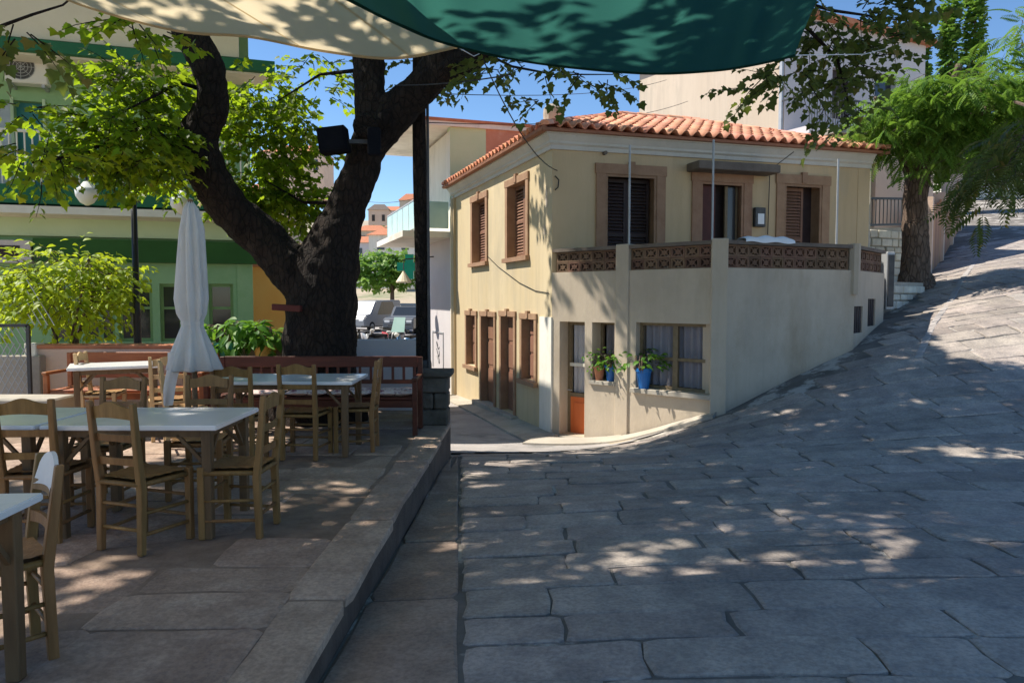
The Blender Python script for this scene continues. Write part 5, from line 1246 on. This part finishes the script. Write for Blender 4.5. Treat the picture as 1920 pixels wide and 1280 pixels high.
# ================================================================== STONE WALLS, STEPS AND HOUSES ON THE HILL
def rubble_wall(name, A, B, z0f, z1f, label, thick=.35, rowh=.17, seed=1, seg=None):
    pl = Plane(A, B); t = thing(name, (A[0], A[1], z0f(0)), label, 'wall'); rr = random.Random(seed)
    core = MB(); n = 8
    for i in range(n):
        s0, s1 = pl.len * i / n, pl.len * (i + 1) / n
        core.hexa([pl.pt(s0, z0f(s0) - .5, -.03), pl.pt(s1, z0f(s1) - .5, -.03), pl.pt(s1, z0f(s1) - .5, -thick), pl.pt(s0, z0f(s0) - .5, -thick),
                   pl.pt(s0, z1f(s0), -.03), pl.pt(s1, z1f(s1), -.03), pl.pt(s1, z1f(s1), -thick), pl.pt(s0, z1f(s0), -thick)])
    core.build('core', 'concrete', t)
    z = min(z0f(0), z0f(pl.len)) - .1; zmax = max(z1f(0), z1f(pl.len))
    while z < zmax:
        s = -rr.uniform(0, .2); hh = rowh * rr.uniform(.8, 1.2)
        while s < pl.len:
            L = rr.uniform(.2, .45); a0, a1 = max(s, 0), min(s + L, pl.len); c = (a0 + a1) / 2; s += L
            if a1 - a0 < .08 or z + hh < z0f(c) or z + hh > z1f(c) + .03: continue
            m = MB(); g = .012
            pl.box(m, a0 + g, a1 - g, z + g, z + hh - g, -.05, rr.uniform(.0, .035)); m.build('stone', 'rubble', t, bevel=.015)
        z += hh
    return t
q0 = P(1674, 585, 14.9); q1 = P(1734, 535, 15.9); zt1 = P(1700, 531, 15.4).z
rubble_wall('stone_wall', (q0.x, q0.y), (q1.x, q1.y), lambda s: q0.z + (q1.z - q0.z) * s / 1.3 - .05, lambda s: zt1 + .02, 'low whitewashed stone wall holding up the tree bed', seed=2)
m = MB(); m.prism([(q0.x - .05, q0.y + .35), (q1.x, q1.y + .3), (q1.x + .8, q1.y + 2.2), (q0.x - .1, q0.y + 2.4)], -1.0, zt1 - .04); tag(m.build('tree_bed', 'ground'), kind='structure')
r0 = P(1622, 500, 17.2); r1 = P(1705, 520, 18.2)
zr = P(1660, 432, 17.7).z
rubble_wall('stone_wall', (r0.x - .6, r0.y - .1), (r1.x, r1.y), lambda s: .2, lambda s: zr + (.05 * s), 'whitewashed stone retaining wall under the grey railing', seed=4)
m = MB(); m.prism([(r0.x - .6, r0.y + .3), (r1.x, r1.y + .3), (r1.x + .3, r1.y + 2.6), (r0.x - .6, r0.y + 2.6)], -1, zr - .06); tag(m.build('upper_yard', 'concrete'), kind='structure')
rl = thing('railing', (r0.x, r0.y, zr), 'dark grey metal railing on the stone retaining wall', 'railing')
ra = Vector((r0.x, r0.y + .12, zr)); rb_ = Vector((r1.x, r1.y + .12, zr + .12)); ht = .72
for f, nm in ((.97, 'top_rail'), (.12, 'bottom_rail')):
    m = MB(); m.bar(ra + Vector((0, 0, ht * f)), rb_ + Vector((0, 0, ht * f)), .05, .05); m.build(nm, 'metal_dark', rl)
bm_ = MB().box((0, 0, ht * .545), (.02, .02, ht * .85)).mesh('baluster', 'metal_dark')
for i in range(13): meshobj('baluster', bm_, rl, Matrix.Translation(ra.lerp(rb_, i / 12)))
m = MB(); c = P(1628, 470, 16.8); m.tube([(c.x, c.y, 1.0), (c.x, c.y, P(1628, 320, 16.8).z)], .028, 8); tag(m.build('white_pole', 'white_plaster'), 'thin white metal pole by the right end of the yellow house', 'pole')
# grey metal gate post at the house end
g = thing('meter_cabinet', (K4.x + .2, K4.y + .15, 0), 'tall narrow grey metal cabinet at the right end of the house', 'cabinet')
c0 = P(1665, 473, 14.2); c1 = P(1665, 580, 14.2)
m = MB(); m.box((c0.x, 14.2, (c0.z + c1.z) / 2), (.15, .25, c0.z - c1.z)); m.build('body', 'metal_grey', g, bevel=.01)
m = MB(); m.box((c0.x, 14.06, (c0.z + c1.z) / 2), (.11, .02, (c0.z - c1.z) * .9)); m.build('door', 'metal_dark', g)

# pinkish house behind the retaining wall
def P2d(px, Y): return Vector((X(px, Y), Y))
ph = thing('pink_house', (X(1600, 19.5), 19.5, 2), 'pinkish rendered house with teal door behind the yellow house', 'house')
pp_ = Plane(P2d(1560, 19.6), P2d(1742, 20.6)); zt = P(1650, 258, 20).z
dr_ = pp_.rect(1622, 306, 1641, 440); dr_ = (dr_[0], dr_[1], dr_[2], dr_[3])
pp_.wall(MB(), 0, pp_.len, -1, zt, [dr_], .3).build('front_wall', 'pink_wall', ph)
ps = Plane(P2d(1742, 20.6), P2d(1742, 20.6) + Vector((.5, 5))); ps.wall(MB(), 0, ps.len, -1, zt, (), .3).build('side_wall', 'pink_wall', ph)
m = MB(); pp_.box(m, dr_[0], dr_[1], dr_[2], dr_[3], -.2, -.15); d_ = m.build('door', 'teal_paint', ph); m = MB(); pp_.box(m, dr_[0] + .1, dr_[1] - .1, dr_[2] + .4, dr_[3] - .1, -.149, -.14); m.build('pane', 'glass_soft', d_)
m = MB(); m.prism([(p.x, p.y) for p in (pp_.pt(-.2, 0, .2), pp_.pt(pp_.len + .2, 0, .2), ps.pt(ps.len, 0, .2), pp_.pt(-.2, 0, -5))], zt + .002, zt + .14); m.build('roof_slab', 'concrete', ph)
# tall cream block
tb = thing('cream_block', (X(1462, 23), 23, 0), 'tall weathered cream building with a shaded balcony behind the tiled roof', 'building')
c_ = P2d(1462, 23); cl_ = P2d(1195, 28.5); cr_ = P2d(1720, 26)
pa = Plane(cl_, c_); pb = Plane(c_, cr_); zt = E + 8.6
pa.wall(MB(), 0, pa.len, -1, zt, (), .3).build('sunlit_wall', 'old_cream', tb)
bd = pb.rect(1560, 130, 1600, 225); bw = pb.rect(1640, 140, 1680, 200)
pb.wall(MB(), 0, pb.len, -1, zt, [bd, bw], .3).build('shaded_wall', 'lavender_wall', tb)  # face turned from the sun: its cool shade is put into the wall colour
m = MB(); pb.box(m, *bd, -.25, -.2); m.build('balcony_door', 'dark_shutter', tb); m = MB(); pb.box(m, *bw, -.25, -.2); m.build('window', 'glass', tb)
m = MB(); pa.box(m, pa.len - .12, pa.len - .02, -1, zt - .1, .01, .1); m.build('downpipe', 'metal_grey', tb)
m = MB(); m.prism([(p.x, p.y) for p in (pa.pt(-.25, 0, .25), pa.pt(pa.len + .25, 0, .25), pb.pt(pb.len + .25, 0, .25), pb.pt(pb.len, 0, -5), pa.pt(-.25, 0, -5))], zt + .002, zt + .18); m.build('roof_slab', 'terracotta', tb)
sa, zf = pb.hit(1512, 250, 1.0); sb, _ = pb.hit(1660, 250, 1.0)
m = MB(); pb.box(m, sa, sb, zf, zf + .22, .003, 1.1); bs = m.build('balcony', 'lavender_wall', tb)
m = MB(); pb.box(m, sa + .01, sb, zf + 1.12, zf + 1.17, 1.03, 1.08); pb.box(m, sa + .01, sa + .05, zf + 1.12, zf + 1.17, .03, 1.03); m.build('handrail', 'metal_dark', bs)
m = MB(); s = sa + .03
while s < sb: pb.box(m, s, s + .02, zf + .22, zf + 1.12, 1.04, 1.06); s += .11
m.build('balusters', 'metal_dark', bs)
# gate pillars and planks by the road
gp = thing('plank_fence', (X(1738, 20), 20, h(11, 20)), 'reddish vertical plank fence climbing beside the hill road', 'fence')
fa = P2d(1737, 19.5); fb = P2d(1792, 27)
pf = Plane(fa, fb); n = 26
for i in range(n):
    s0 = pf.len * i / n; s1 = pf.len * (i + .93) / n; q = pf.pt((s0 + s1) / 2, 0); z0 = h(q.x, q.y)
    m = MB(); pf.box(m, s0, s1, z0 - .3, z0 + 1.75 + random.uniform(-.05, .05), -.05, 0); m.build('plank', 'gate_wood', gp)
for i in range(4):
    s0 = pf.len * i / 3; q = pf.pt(s0, 0); z0 = h(q.x, q.y); m = MB(); pf.box(m, s0 - .13, s0 + .13, z0 - .3, z0 + 2.0, -.3, .08); m.build('pillar', 'pink_wall', gp)
# white houses at the head of the road
wh = thing('white_house', (X(1850, 40), 40, h(25, 40)), 'white house closing the top of the hill road', 'house')
pw_ = Plane(P2d(1775, 38), P2d(2100, 41)); z0 = -1; zt = P(1850, 250, 39).z
wn_ = [pw_.rect(1870, 290, 1895, 340), pw_.rect(1930, 290, 1955, 340)]
pw_.wall(MB(), 0, pw_.len, z0, zt, wn_, .3).build('front_wall', 'white_plaster', wh)
for r in wn_:
    m = MB(); pw_.box(m, *r, -.2, -.15); m.build('window', 'glass', wh)
pv = Plane(P2d(1775, 38) + Vector((-1, 7)), P2d(1775, 38)); pv.wall(MB(), 0, pv.len, z0, zt, (), .3).build('side_wall', 'white_plaster', wh)
m = MB(); m.prism([(p.x, p.y) for p in (pw_.pt(-.3, 0, .3), pw_.pt(pw_.len, 0, .3), pw_.pt(pw_.len, 0, -7), pw_.pt(-.3, 0, -7))], zt + .002, zt + .2); m.build('roof', 'terracotta', wh)

# ================================================================== GREEN BUILDING at left
gb = thing('green_building', (X(475, 15.4), 15.4, -.4), 'green building with dark green bands and a balcony at left', 'building')
ga = P2d(-160, 13.6); ge = P2d(475, 15.4); pg_ = Plane(ga, ge); GL = pg_.len
def gz(px, py, off=0): return pg_.hit(px, py, off)[1]
zt = E + 6.4
wr = [pg_.rect(98, 595, 152, 640), pg_.rect(158, 532, 215, 640), pg_.rect(222, 532, 286, 640), pg_.rect(300, 532, 380, 640), pg_.rect(392, 532, 438, 640), pg_.rect(0, 580, 60, 680)]
z_w0 = wr[1][2]; wr[0] = (wr[0][0], wr[0][1], z_w0, wr[0][3])
bal = [pg_.rect(28, 190, 82, 330), pg_.rect(-60, 185, 22, 330), pg_.rect(300, 190, 350, 330)]
zfl = gz(200, 388) ; bal = [(r[0], r[1], zfl + .1, r[3]) for r in bal]
pg_.wall(MB(), 0, GL, -1, zt, wr[:5] + bal, .3).build('wall', 'green_light', gb)
pge = Plane(ge, ge + Vector((-1.6, 7))); 
pe = Plane(ge, ge + Vector((-1.5, 3.6))); pe.wall(MB(), 0, pe.len, -1, zt, (), .3).build('end_wall', 'green_light', gb)
for r in wr[:5]:
    w = casement(pg_, r, gb, -.1, 2 if r[1] - r[0] > .5 else 1, r[2] + (r[3] - r[2]) * .58, mt='green_frame', f=.06, cur='curtain', nf=4)
    m = MB(); pg_.box(m, r[0] + .06, r[1] - .06, r[2] + .06, r[3] - .06, -.135, -.128); m.build('pane', 'glass', w)
for i, r in enumerate(bal):
    m = MB(); pg_.box(m, *r, -.22, -.16); w = m.build('balcony_door', ('teal_paint', 'metal_grey', 'teal_paint')[i], gb)
    m = MB(); pg_.box(m, r[0] - .05, r[0], r[2], r[3] + .05, -.02, .03); pg_.box(m, r[1], r[1] + .05, r[2], r[3] + .05, -.02, .03); m.build('door_frame', 'green_pale', w)
# bands
def band(nm, px, y0, y1, o0, o1, mt, s0=0, s1=None):
    m = MB(); pg_.box(m, s0, GL + (o1 * .5) if s1 is None else s1, gz(px, y1, o1), gz(px, y0, o1), o0, o1); return m.build(nm, mt, gb)
so = .9
band('balcony_fascia', 200, 352, 386, .003, so, 'green_dark'); band('white_moulding', 200, 390, 404, .003, so + .04, 'cream_paint')
band('lower_fascia', 200, 412, 445, .003, .12, 'green_pale'); band('sign_band', 200, 449, 491, .003, .2, 'green_sign', s0=pg_.hit(62, 470, .2)[0])
band('upper_fascia', 200, 86, 108, .003, so + .1, 'green_dark'); band('upper_soffit_strip', 200, 109, 116, .003, so - .05, 'cream_paint')
m = MB(); pg_.box(m, 0, GL - .15, gz(200, 85, so), zt - .3, so - .12, so); m.build('upper_parapet', 'cream_wall', gb)
pg_.box(m := MB(), 0, GL - .15, zt - .298, zt, -.3, so); m.build('roof_slab', 'concrete', gb)
# balcony railing
zr0 = gz(200, 352, so); m = MB(); pg_.box(m, 0, GL + .3, zr0 + .92, zr0 + .97, so - .07, so - .03); rl2 = m.build('railing', 'cream_paint', gb)
bm2 = None
n = int((GL + .3) / .12); bme = MB().box((0, 0, .46), (.022, .022, .92)).mesh('baluster', 'cream_paint')
for i in range(n): meshobj('baluster', bme, rl2, Matrix.Translation(pg_.pt(i * .12 + .03, zr0, so - .05)))
# roller-shutter box on the ground floor wall
m = MB(); r = pg_.rect(-30, 450, 58, 492, .2); pg_.box(m, *r, .003, .22); sb_ = m.build('awning_box', 'lavender_wall', gb); m = MB(); r = pg_.rect(-25, 460, 38, 482, .2); pg_.box(m, *r, .221, .23); m.build('dark_slot', 'dark_shutter', sb_)
def ac_unit(px0, py0, px1, py1, lab):
    r = pg_.rect(px0, py0, px1, py1, .35); c = pg_.pt((r[0] + r[1]) / 2, r[2], .2); t = thing('air_conditioner', c, lab, 'air conditioner', 'outdoor air conditioners on the green building')
    m = MB(); pg_.box(m, *r, .08, .36); m.build('casing', 'ac_white', t, bevel=.02)
    cc = pg_.pt(r[0] + (r[1] - r[0]) * .38, (r[2] + r[3]) / 2, .365); rad = (r[3] - r[2]) * .40; R_ = Matrix((pg_.d, Vector((0, 0, 1)), pg_.n)).transposed().to_4x4()
    m = MB(); 
    for k in range(4):
        pts = [(rad * (1 - k * .24) * math.cos(a), rad * (1 - k * .24) * math.sin(a), 0) for a in [i * 2 * PI / 24 for i in range(25)]]; m.tube(pts, .006, 4, False)
    for k in range(4): a = k * PI / 4; m.bar((rad * math.cos(a), rad * math.sin(a), 0), (-rad * math.cos(a), -rad * math.sin(a), 0), .008)
    gr = m.build('fan_grille', 'metal_grey', t, Matrix.Translation(cc) @ R_)
    m = MB(); m.lathe([(rad, -.01), (rad, .0), (.01, .0)], (0, 0, 0), 24); m.build('fan_recess', 'metal_dark', t, Matrix.Translation(cc - pg_.n * .003) @ R_)
    m = MB(); pg_.box(m, r[0] + .05, r[0] + .1, r[2] - .06, r[2], .01, .34); pg_.box(m, r[1] - .1, r[1] - .05, r[2] - .06, r[2], .01, .34); m.build('bracket', 'metal_grey', t)
ac_unit(8, 96, 88, 156, 'white air conditioner on the green wall at the top left edge'); ac_unit(190, 112, 262, 158, 'white air conditioner half hidden by plane leaves on the green wall')
# orange house beyond the green one
oh = thing('orange_house', (X(500, 19), 19, -.6), 'orange-yellow rendered house peeking out left of the plane trunk', 'house')
po = Plane(P2d(440, 18.8), P2d(575, 19.6)); zt = P(500, 500, 19).z
po.wall(MB(), 0, po.len, -1, zt, (), .3).build('wall', 'orange_wall', oh); m = MB(); po.box(m, -.1, po.len + .1, zt + .002, zt + .15, -3, .15); m.build('roof', 'terracotta', oh)
pe2 = Plane(P2d(575, 19.6), P2d(575, 19.6) + Vector((.3, 3))); pe2.wall(MB(), 0, pe2.len, -1, zt, (), .3).build('side_wall', 'orange_wall', oh)

# ================================================================== WHITE HOUSE down the lane
wl_ = thing('lane_house', (L1.x, L1.y, h(L1.x, L1.y)), 'pale balconied house down the lane behind the yellow house', 'house')
A2 = K0 + LD * 11.6; B2 = L1 + LD * .04 + Vector((-.06, 0)); pn = Plane(A2 + Vector((-.06, 0)), B2)
zc = P(830, 452, 21.5).z; ztop = P(920, 252, 21.2).z
dn_ = pn.rect(812, 624, 832, 690)
pn.wall(MB(), 0, pn.len, ZB, zc, (), .3).build('ground_wall', 'lavender_wall', wl_)  # greyer than the upper wall: shade below the balcony put into the colour
pn.wall(MB(), 0, pn.len, zc, ztop - .1, (), .3).build('upper_wall', 'white_plaster', wl_)
pq = Plane(B2, B2 + FD * 4.2); pq.wall(MB(), 1.0, pq.len, ZB, ztop, (), .3).build('brick_gable', 'brick_red', wl_)
pq.wall(MB(), 0, .998, ZB, ztop, (), .3).build('rendered_gable', 'green_pale', wl_)
pz = Plane(A2 - LD * 0 + FD * 0, A2); 
m = MB(); pn.box(m, 0, pn.len, zc, zc + .16, .003, 1.3); bl = m.build('balcony', 'white_plaster', wl_)
for i in range(5):
    s0 = pn.len * i / 5; m = MB(); pn.box(m, s0 + .02, s0 + pn.len / 5 - .02, zc + .24, zc + .95, .93, .96); m.build('glass_panel', 'aqua_panel', bl)
m = MB(); pn.box(m, pn.len - .03, pn.len, zc + .24, zc + .95, .05, .93); m.build('end_panel', 'aqua_panel', bl)
m = MB(); pn.box(m, 0, pn.len, zc + .96, zc + 1.0, .92, .97)
for i in range(6): s0 = pn.len * i / 5; pn.box(m, max(0, s0 - .02), min(pn.len, s0 + .02), zc + .16, zc + .96, .925, .965)
m.build('handrail', 'metal_grey', bl)
m = MB(); pn.box(m, -.1, pn.len + .1, ztop + .002, ztop + .12, -4, 1.45); m.build('roof_slab', 'white_plaster', wl_); m = MB(); pn.box(m, -.12, pn.len + .12, ztop + .122, ztop + .2, -4, 1.3); m.build('roof_edge_tiles', 'terracotta', wl_)
m = MB(); pn.box(m, .5, 1.4, zc + .2, zc + 2.2, .003, .03); m.build('balcony_door', 'aqua_panel', wl_)
m = MB(); pn.box(m, pn.len - .12, pn.len + .0, zc + .16, ztop, .85, .97); m.build('balcony_post', 'white_plaster', wl_)
m = MB(); f = .02; a0, a1, z0, z1 = dn_
pn.box(m, a0, a0 + .04, z0, z1, .003, .02); pn.box(m, a1 - .04, a1, z0, z1, .003, .02); pn.box(m, a0, a1, z1, z1 + .04, .003, .02); m.build('wall_cabinet_frame', 'metal_grey', wl_)
m = MB(); c = (a0 + a1) / 2; zc2 = (z0 + z1) / 2
for k in range(3):
    pts = [pn.pt(c + .12 * math.sin(t * 2.1 + k) * (a1 - a0), z0 + (z1 - z0) * (.25 + .2 * k + .1 * math.cos(t * 3 + k)), .008) for t in [i * .25 for i in range(9)]]; m.tube(pts, .012, 4)
m.build('scrawl', 'metal_dark', wl_)
m = MB(); m.box((0, 0, 0), (.3, .04, .18)); 
fl = MB(); q = P(842, 300, 21); fl.add([q, q + Vector((.25, .02, .1)), q + Vector((.3, .05, .0)), q + Vector((.1, .03, -.22))], [(0, 1, 2, 3)]); fl.tube([q + Vector((0, 0, -.3)), q + Vector((.3, 0, .14))], .012, 4); fl.build('small_flag', 'red_door', wl_)
# pharmacy cross and lane lamp
pc = thing('pharmacy_cross', P(772, 500, 24), 'green pharmacy cross sign hanging over the lane', 'sign')
c = P(768, 500, 24); m = MB(); s_ = .13
m.prism([(x * s_, y * s_) for x, y in ((-1, -3), (1, -3), (1, -1), (3, -1), (3, 1), (1, 1), (1, 3), (-1, 3), (-1, 1), (-3, 1), (-3, -1), (-1, -1))], -.08, .08)
m.build('cross', 'pharmacy_green', pc, Matrix.Translation(c) @ Matrix.Rotation(PI / 2, 4, 'X'))
m = MB(); m.bar(c, c + Vector((1.0, .3, 0)), .05); m.build('bracket', 'metal_dark', pc)
ll = thing('cone_lamp', P(757, 525, 22), 'beige cone-shaped lamp shade over the lane', 'lamp'); c = P(757, 525, 22)
m = MB(); m.lathe([(.22, -.08), (.23, -.05), (.06, .2), (.03, .26)], c, 14); m.build('shade', 'cream_wall', ll); m = MB(); m.tube([c + Vector((0, 0, .3)), c + Vector((0, 0, .6)), c + Vector((.9, .2, .7))], .02, 5); m.build('arm', 'metal_dark', ll)

# ================================================================== PARKED VEHICLES beyond the low wall
def car_parts(root, col='car_white', L=4.1, W=1.7, Hc=1.48, van=False):
    prof = [(-L / 2, .35), (-L / 2, .75), (-L / 2 + .12, .88), (-L * .20, .95), (-L * .06, Hc), (L * .28, Hc - .02), (L * .44, .98), (L / 2 - .03, .88), (L / 2, .45), (L / 2 - .1, .28), (-L / 2 + .1, .28)]
    if van: prof = [(-L / 2, .35), (-L / 2, .8), (-L / 2 + .15, .95), (-L * .33, 1.05), (-L * .2, Hc + .3), (L / 2 - .08, Hc + .35), (L / 2, 1.0), (L / 2, .4), (L / 2 - .1, .28), (-L / 2 + .1, .28)]
    m = MB(); m.extr([(x, -W / 2, z) for x, z in prof], (0, W, 0)); meshobj('body', m.mesh('body', col, bevel=.05, seg=2), root)
    for s in (-1, 1):
        m = MB(); zz_ = Hc + (.25 if van else -.09); y = s * (W / 2 + .004)
        pts = [(-L * .17, y, .98), (-L * .055, y, zz_), (L * .25, y, zz_), (L * .37, y, .99)]
        if s > 0: pts = pts[::-1]
        m.add(pts, [(0, 1, 2, 3) if s > 0 else (3, 2, 1, 0)]); meshobj('side_window', m.mesh('side_window', 'glass'), root)
        for x in (-L * .31, L * .30):
            m = MB(); pts = [(.30 * math.cos(a), 0, .30 * math.sin(a)) for a in [i * 2 * PI / 16 for i in range(16)]]; m.extr(pts, (0, .18, 0)); w = meshobj('wheel', m.mesh('wheel', 'rubber'), root, Matrix.Translation((x, s * (W / 2 - .08) - .09, .30)))
            m = MB(); pts = [(.18 * math.cos(a), 0, .18 * math.sin(a)) for a in [i * 2 * PI / 12 for i in range(12)]]; m.extr(pts, (0, .2, 0)); meshobj('rim', m.mesh('rim', 'metal_grey'), w, Matrix.Translation((x, s * (W / 2 - .08) - .1, .30)))
        m = MB(); m.box((-L / 2 + .03, s * W * .36, .68), (.08, .3, .13)); meshobj('headlight', m.mesh('headlight', 'lamp_bowl', bevel=.02), root)
        m = MB(); m.box((L / 2 - .01, s * W * .40, .78), (.06, .2, .16)); meshobj('tail_light', m.mesh('tail_light', 'car_red'), root)
    m = MB(); a = (-L * .195, .975, -L * .068, Hc - .03) if not van else (-L * .32, 1.08, -L * .205, Hc + .24)
    m.quad((a[0] - .012, -W * .42, a[1]), (a[0] - .012, W * .42, a[1]), (a[2] - .012, W * .40, a[3]), (a[2] - .012, -W * .40, a[3])); meshobj('windscreen', m.mesh('windscreen', 'glass'), root)
GC = 'vehicles parked beyond the low wall'
PKZ = -.35
m = MB(); m.prism([(-5.0, 16.6), (X(784, 17), 17), (X(784, 56), 56), (-30, 56), (-9, 19.6)][::1], -2.5, PKZ); tag(m.build('parking_area', 'lane'), kind='structure')
def ground_at(px, Y): return PKZ if Y < 56 else float(ground_z([[X(px, Y), Y]])[0])
for (px, Y, rz, col, van, lab) in ((696, 44, 1.2, 'car_white', True, 'white van parked beyond the low wall beside the trunk'), (736, 47, 1.1, 'car_silver', False, 'silver car parked under the far green tree'), (768, 42, 1.4, 'car_silver', False, 'silver grey car parked beside the dark pole')):
    local_thing('parked_car', lab, 'van' if van else 'car', GC, car_parts, (X(px, Y), Y, ground_at(px, Y)), rz, col=col, van=van)
def scooter_parts(root, col='car_blue', shield=False):
    m = MB(); pts = [(-.55, 0, .45), (-.3, 0, .75), (.1, 0, .72), (.15, 0, .35), (.5, 0, .35), (.62, 0, .95)]
    m.tube(pts, [.10, .15, .13, .10, .10, .05], 8); meshobj('body', m.mesh('body', col, smooth=True), root)
    m = MB(); m.box((-.2, 0, .84), (.6, .24, .09)); meshobj('saddle', m.mesh('saddle', 'rubber', bevel=.03), root)
    for x in (-.55, .68):
        m = MB(); ps_ = [(.2 * math.cos(a), 0, .2 * math.sin(a)) for a in [i * PI / 8 for i in range(17)]]; m.tube(ps_, .055, 6, False); meshobj('tyre', m.mesh('tyre', 'rubber'), root, Matrix.Translation((x, 0, .25)))
    m = MB(); m.bar((.6, -.32, 1.05), (.6, .32, 1.05), .035); m.bar((.62, 0, .9), (.60, 0, 1.06), .05); meshobj('handlebar', m.mesh('handlebar', 'metal_dark'), root)
    if shield: m = MB(); m.quad((.66, -.2, 1.0), (.66, .2, 1.0), (.52, .17, 1.4), (.52, -.17, 1.4)); meshobj('windshield', m.mesh('windshield', 'aqua_panel'), root)
    m = MB(); m.lathe([(.02, -.05), (.07, 0), (.07, .04), (.02, .06)], (.72, 0, .92), 10); meshobj('headlight', m.mesh('headlight', 'lamp_bowl'), root)
for (px, Y, rz, col, lab) in ((690, 23.5, -1.2, 'car_white', 'white scooter parked nearest the plane trunk'), (718, 21.6, -.9, 'car_dark', 'black scooter in the middle of the parked row'), (742, 22.4, -1.7, 'car_dark', 'dark scooter beside the blue one'), (700, 21.2, -2.1, 'car_silver', 'grey scooter half hidden by the plane trunk'), (730, 24.5, -1.0, 'car_red', 'red scooter behind the black one'), (752, 25.0, -1.4, 'car_white', 'pale scooter in the back of the parked row'), (766, 20.8, -1.9, 'car_blue', 'blue scooter with windshield parked beside the dark pole')):
    local_thing('parked_scooter', lab, 'scooter', 'scooters parked beyond the low wall', scooter_parts, (X(px, Y), Y, ground_at(px, Y)), rz, col=col, shield=col == 'car_blue')

# green street tree beyond, houses and bushes on the far hill
t = thing('street_tree', (X(730, 52), 52, ground_at(730, 52)), 'round green tree above the parked cars in the distance', 'tree'); c = P(735, 505, 52); rr = random.Random(5)
m = MB(); m.tube([(c.x, 52, ground_at(730, 52)), (c.x, 52, c.z)], [.2, .12], 6); m.build('trunk', 'bark_brown', t)
xf = sprays([((c.x - .3, 52, c.z), (2.4, 2, 1.35), 420), ((c.x + .8, 51, c.z + .4), (1.2, 1, .7), 130)], rr, 5, .12, .3, size=(1.6, 2.6)); leaves_to('crown', oval_leaf(.16, .55), xf, 'poplar_leaf', t)
def hill_house(px, py, Y, w, hh, wall, roofc, lab, hip=.8):
    c = P(px, py, Y); z0 = c.z; t = thing('hill_house', (c.x, Y, z0), lab, 'house', 'houses on the far hillside')
    m = MB(); m.box((c.x, Y, z0 - 2 + hh / 2), (w, w * .7, hh + 4)); m.build('walls', wall, t)
    x0, x1, y0, y1 = c.x - w / 2 - .3, c.x + w / 2 + .3, Y - w * .35 - .3, Y + w * .35 + .3; zt = z0 + hh + .003
    m = MB(); m.add([(x0, y0, zt), (x1, y0, zt), (x1, y1, zt), (x0, y1, zt), (x0 + w * .3, (y0 + y1) / 2, zt + hip * hh * .5), (x1 - w * .3, (y0 + y1) / 2, zt + hip * hh * .5)], [(0, 1, 5, 4), (1, 2, 5), (2, 3, 4, 5), (3, 0, 4), (3, 2, 1, 0)]); m.build('roof', roofc, t)
    n = max(2, int(w / 3))
    for i in range(n):
        m = MB(); m.box((c.x - w / 2 + w * (i + .5) / n, Y - w * .35 - .02, z0 + hh * .5), (w / n * .3, .1, hh * .4)); m.build('window', 'glass', t)
for a in ((742, 482, 95, 6, 2.6, 'white_plaster', 'terracotta', 'white far house with a broad orange roof above the green tree'), (695, 490, 110, 5, 2.6, 'lavender_wall', 'terracotta', 'pale far house with brown roof close to the trunk edge'),
          (745, 425, 210, 12, 4, 'lavender_wall', 'terracotta', 'lavender far house on the skyline by the pole'), (712, 425, 190, 5, 4, 'pink_wall', 'dark_slab', 'small dark far house on the skyline by the trunk'), (772, 412, 205, 6, 5, 'old_cream', 'terracotta', 'cream far house on the skyline behind the pole'),
          (700, 465, 140, 6, 3, 'old_cream', 'terracotta', 'cream far house below the skyline left'), (500, 420, 160, 14, 6, 'old_cream', 'terracotta', 'cream far house seen through the left crotch leaves'), (560, 340, 150, 12, 5, 'pink_wall', 'terracotta', 'pinkish far house high behind the plane leaves'), (760, 455, 130, 6, 2.5, 'old_cream', 'brick_red', 'low cream far house with a brick red roof')):
    hill_house(*a)
for i, (px, py, Y, r) in enumerate(((712, 440, 165, 3), (735, 440, 170, 3.4), (765, 438, 160, 3.2), (690, 455, 150, 2.6))):
    c = P(px, py, Y); t = thing('hill_bush', (c.x, Y, c.z - r * .6), ('round dark bush left on the far slope', 'largest round bush in the middle of the far slope', 'round bush on the far slope close to the pole', 'small bush on the far slope close to the trunk')[i], 'bush', 'bushes on the far slope')
    xf = sprays([((c.x, Y, c.z), (r, r, r * .6), 120)], random.Random(60 + i), 4, .3, .2, size=(4, 6)); leaves_to('foliage', oval_leaf(.16, .6), xf, 'plane_leaf_dark', t)

# ================================================================== OVERHEAD WIRES
for i, (a, b, sg, lab) in enumerate((((P(800, 230, 9.8)), P(1290, 190, 24), .25, 'thin overhead wire crossing the sky to the cream building'), (P(800, 175, 9.8), P(1250, 150, 26), .2, 'upper overhead wire under the green sail'),
                     (P(740, 160, 9.2), P(960, 140, 7.5), .03, 'pale cord looped across the forked limbs'), (P(905, 110, 8.8), P(1045, 320, 13.45), .25, 'sagging service cable running down to the house corner'), (P(470, 305, 22), P(620, 308, 26), .1, 'wire in the sky left of the trunk'), (P(690, 378, 60), P(785, 370, 50), .2, 'far wire between the trunk and the pole'))):
    pts = [a.lerp(b, t) - Vector((0, 0, sg * 4 * t * (1 - t))) for t in [k / 12 for k in range(13)]]
    m = MB(); m.tube(pts, .008 if a.y < 15 else .02, 4); tag(m.build('overhead_wire', 'wire'), lab, 'wire', 'overhead wires')
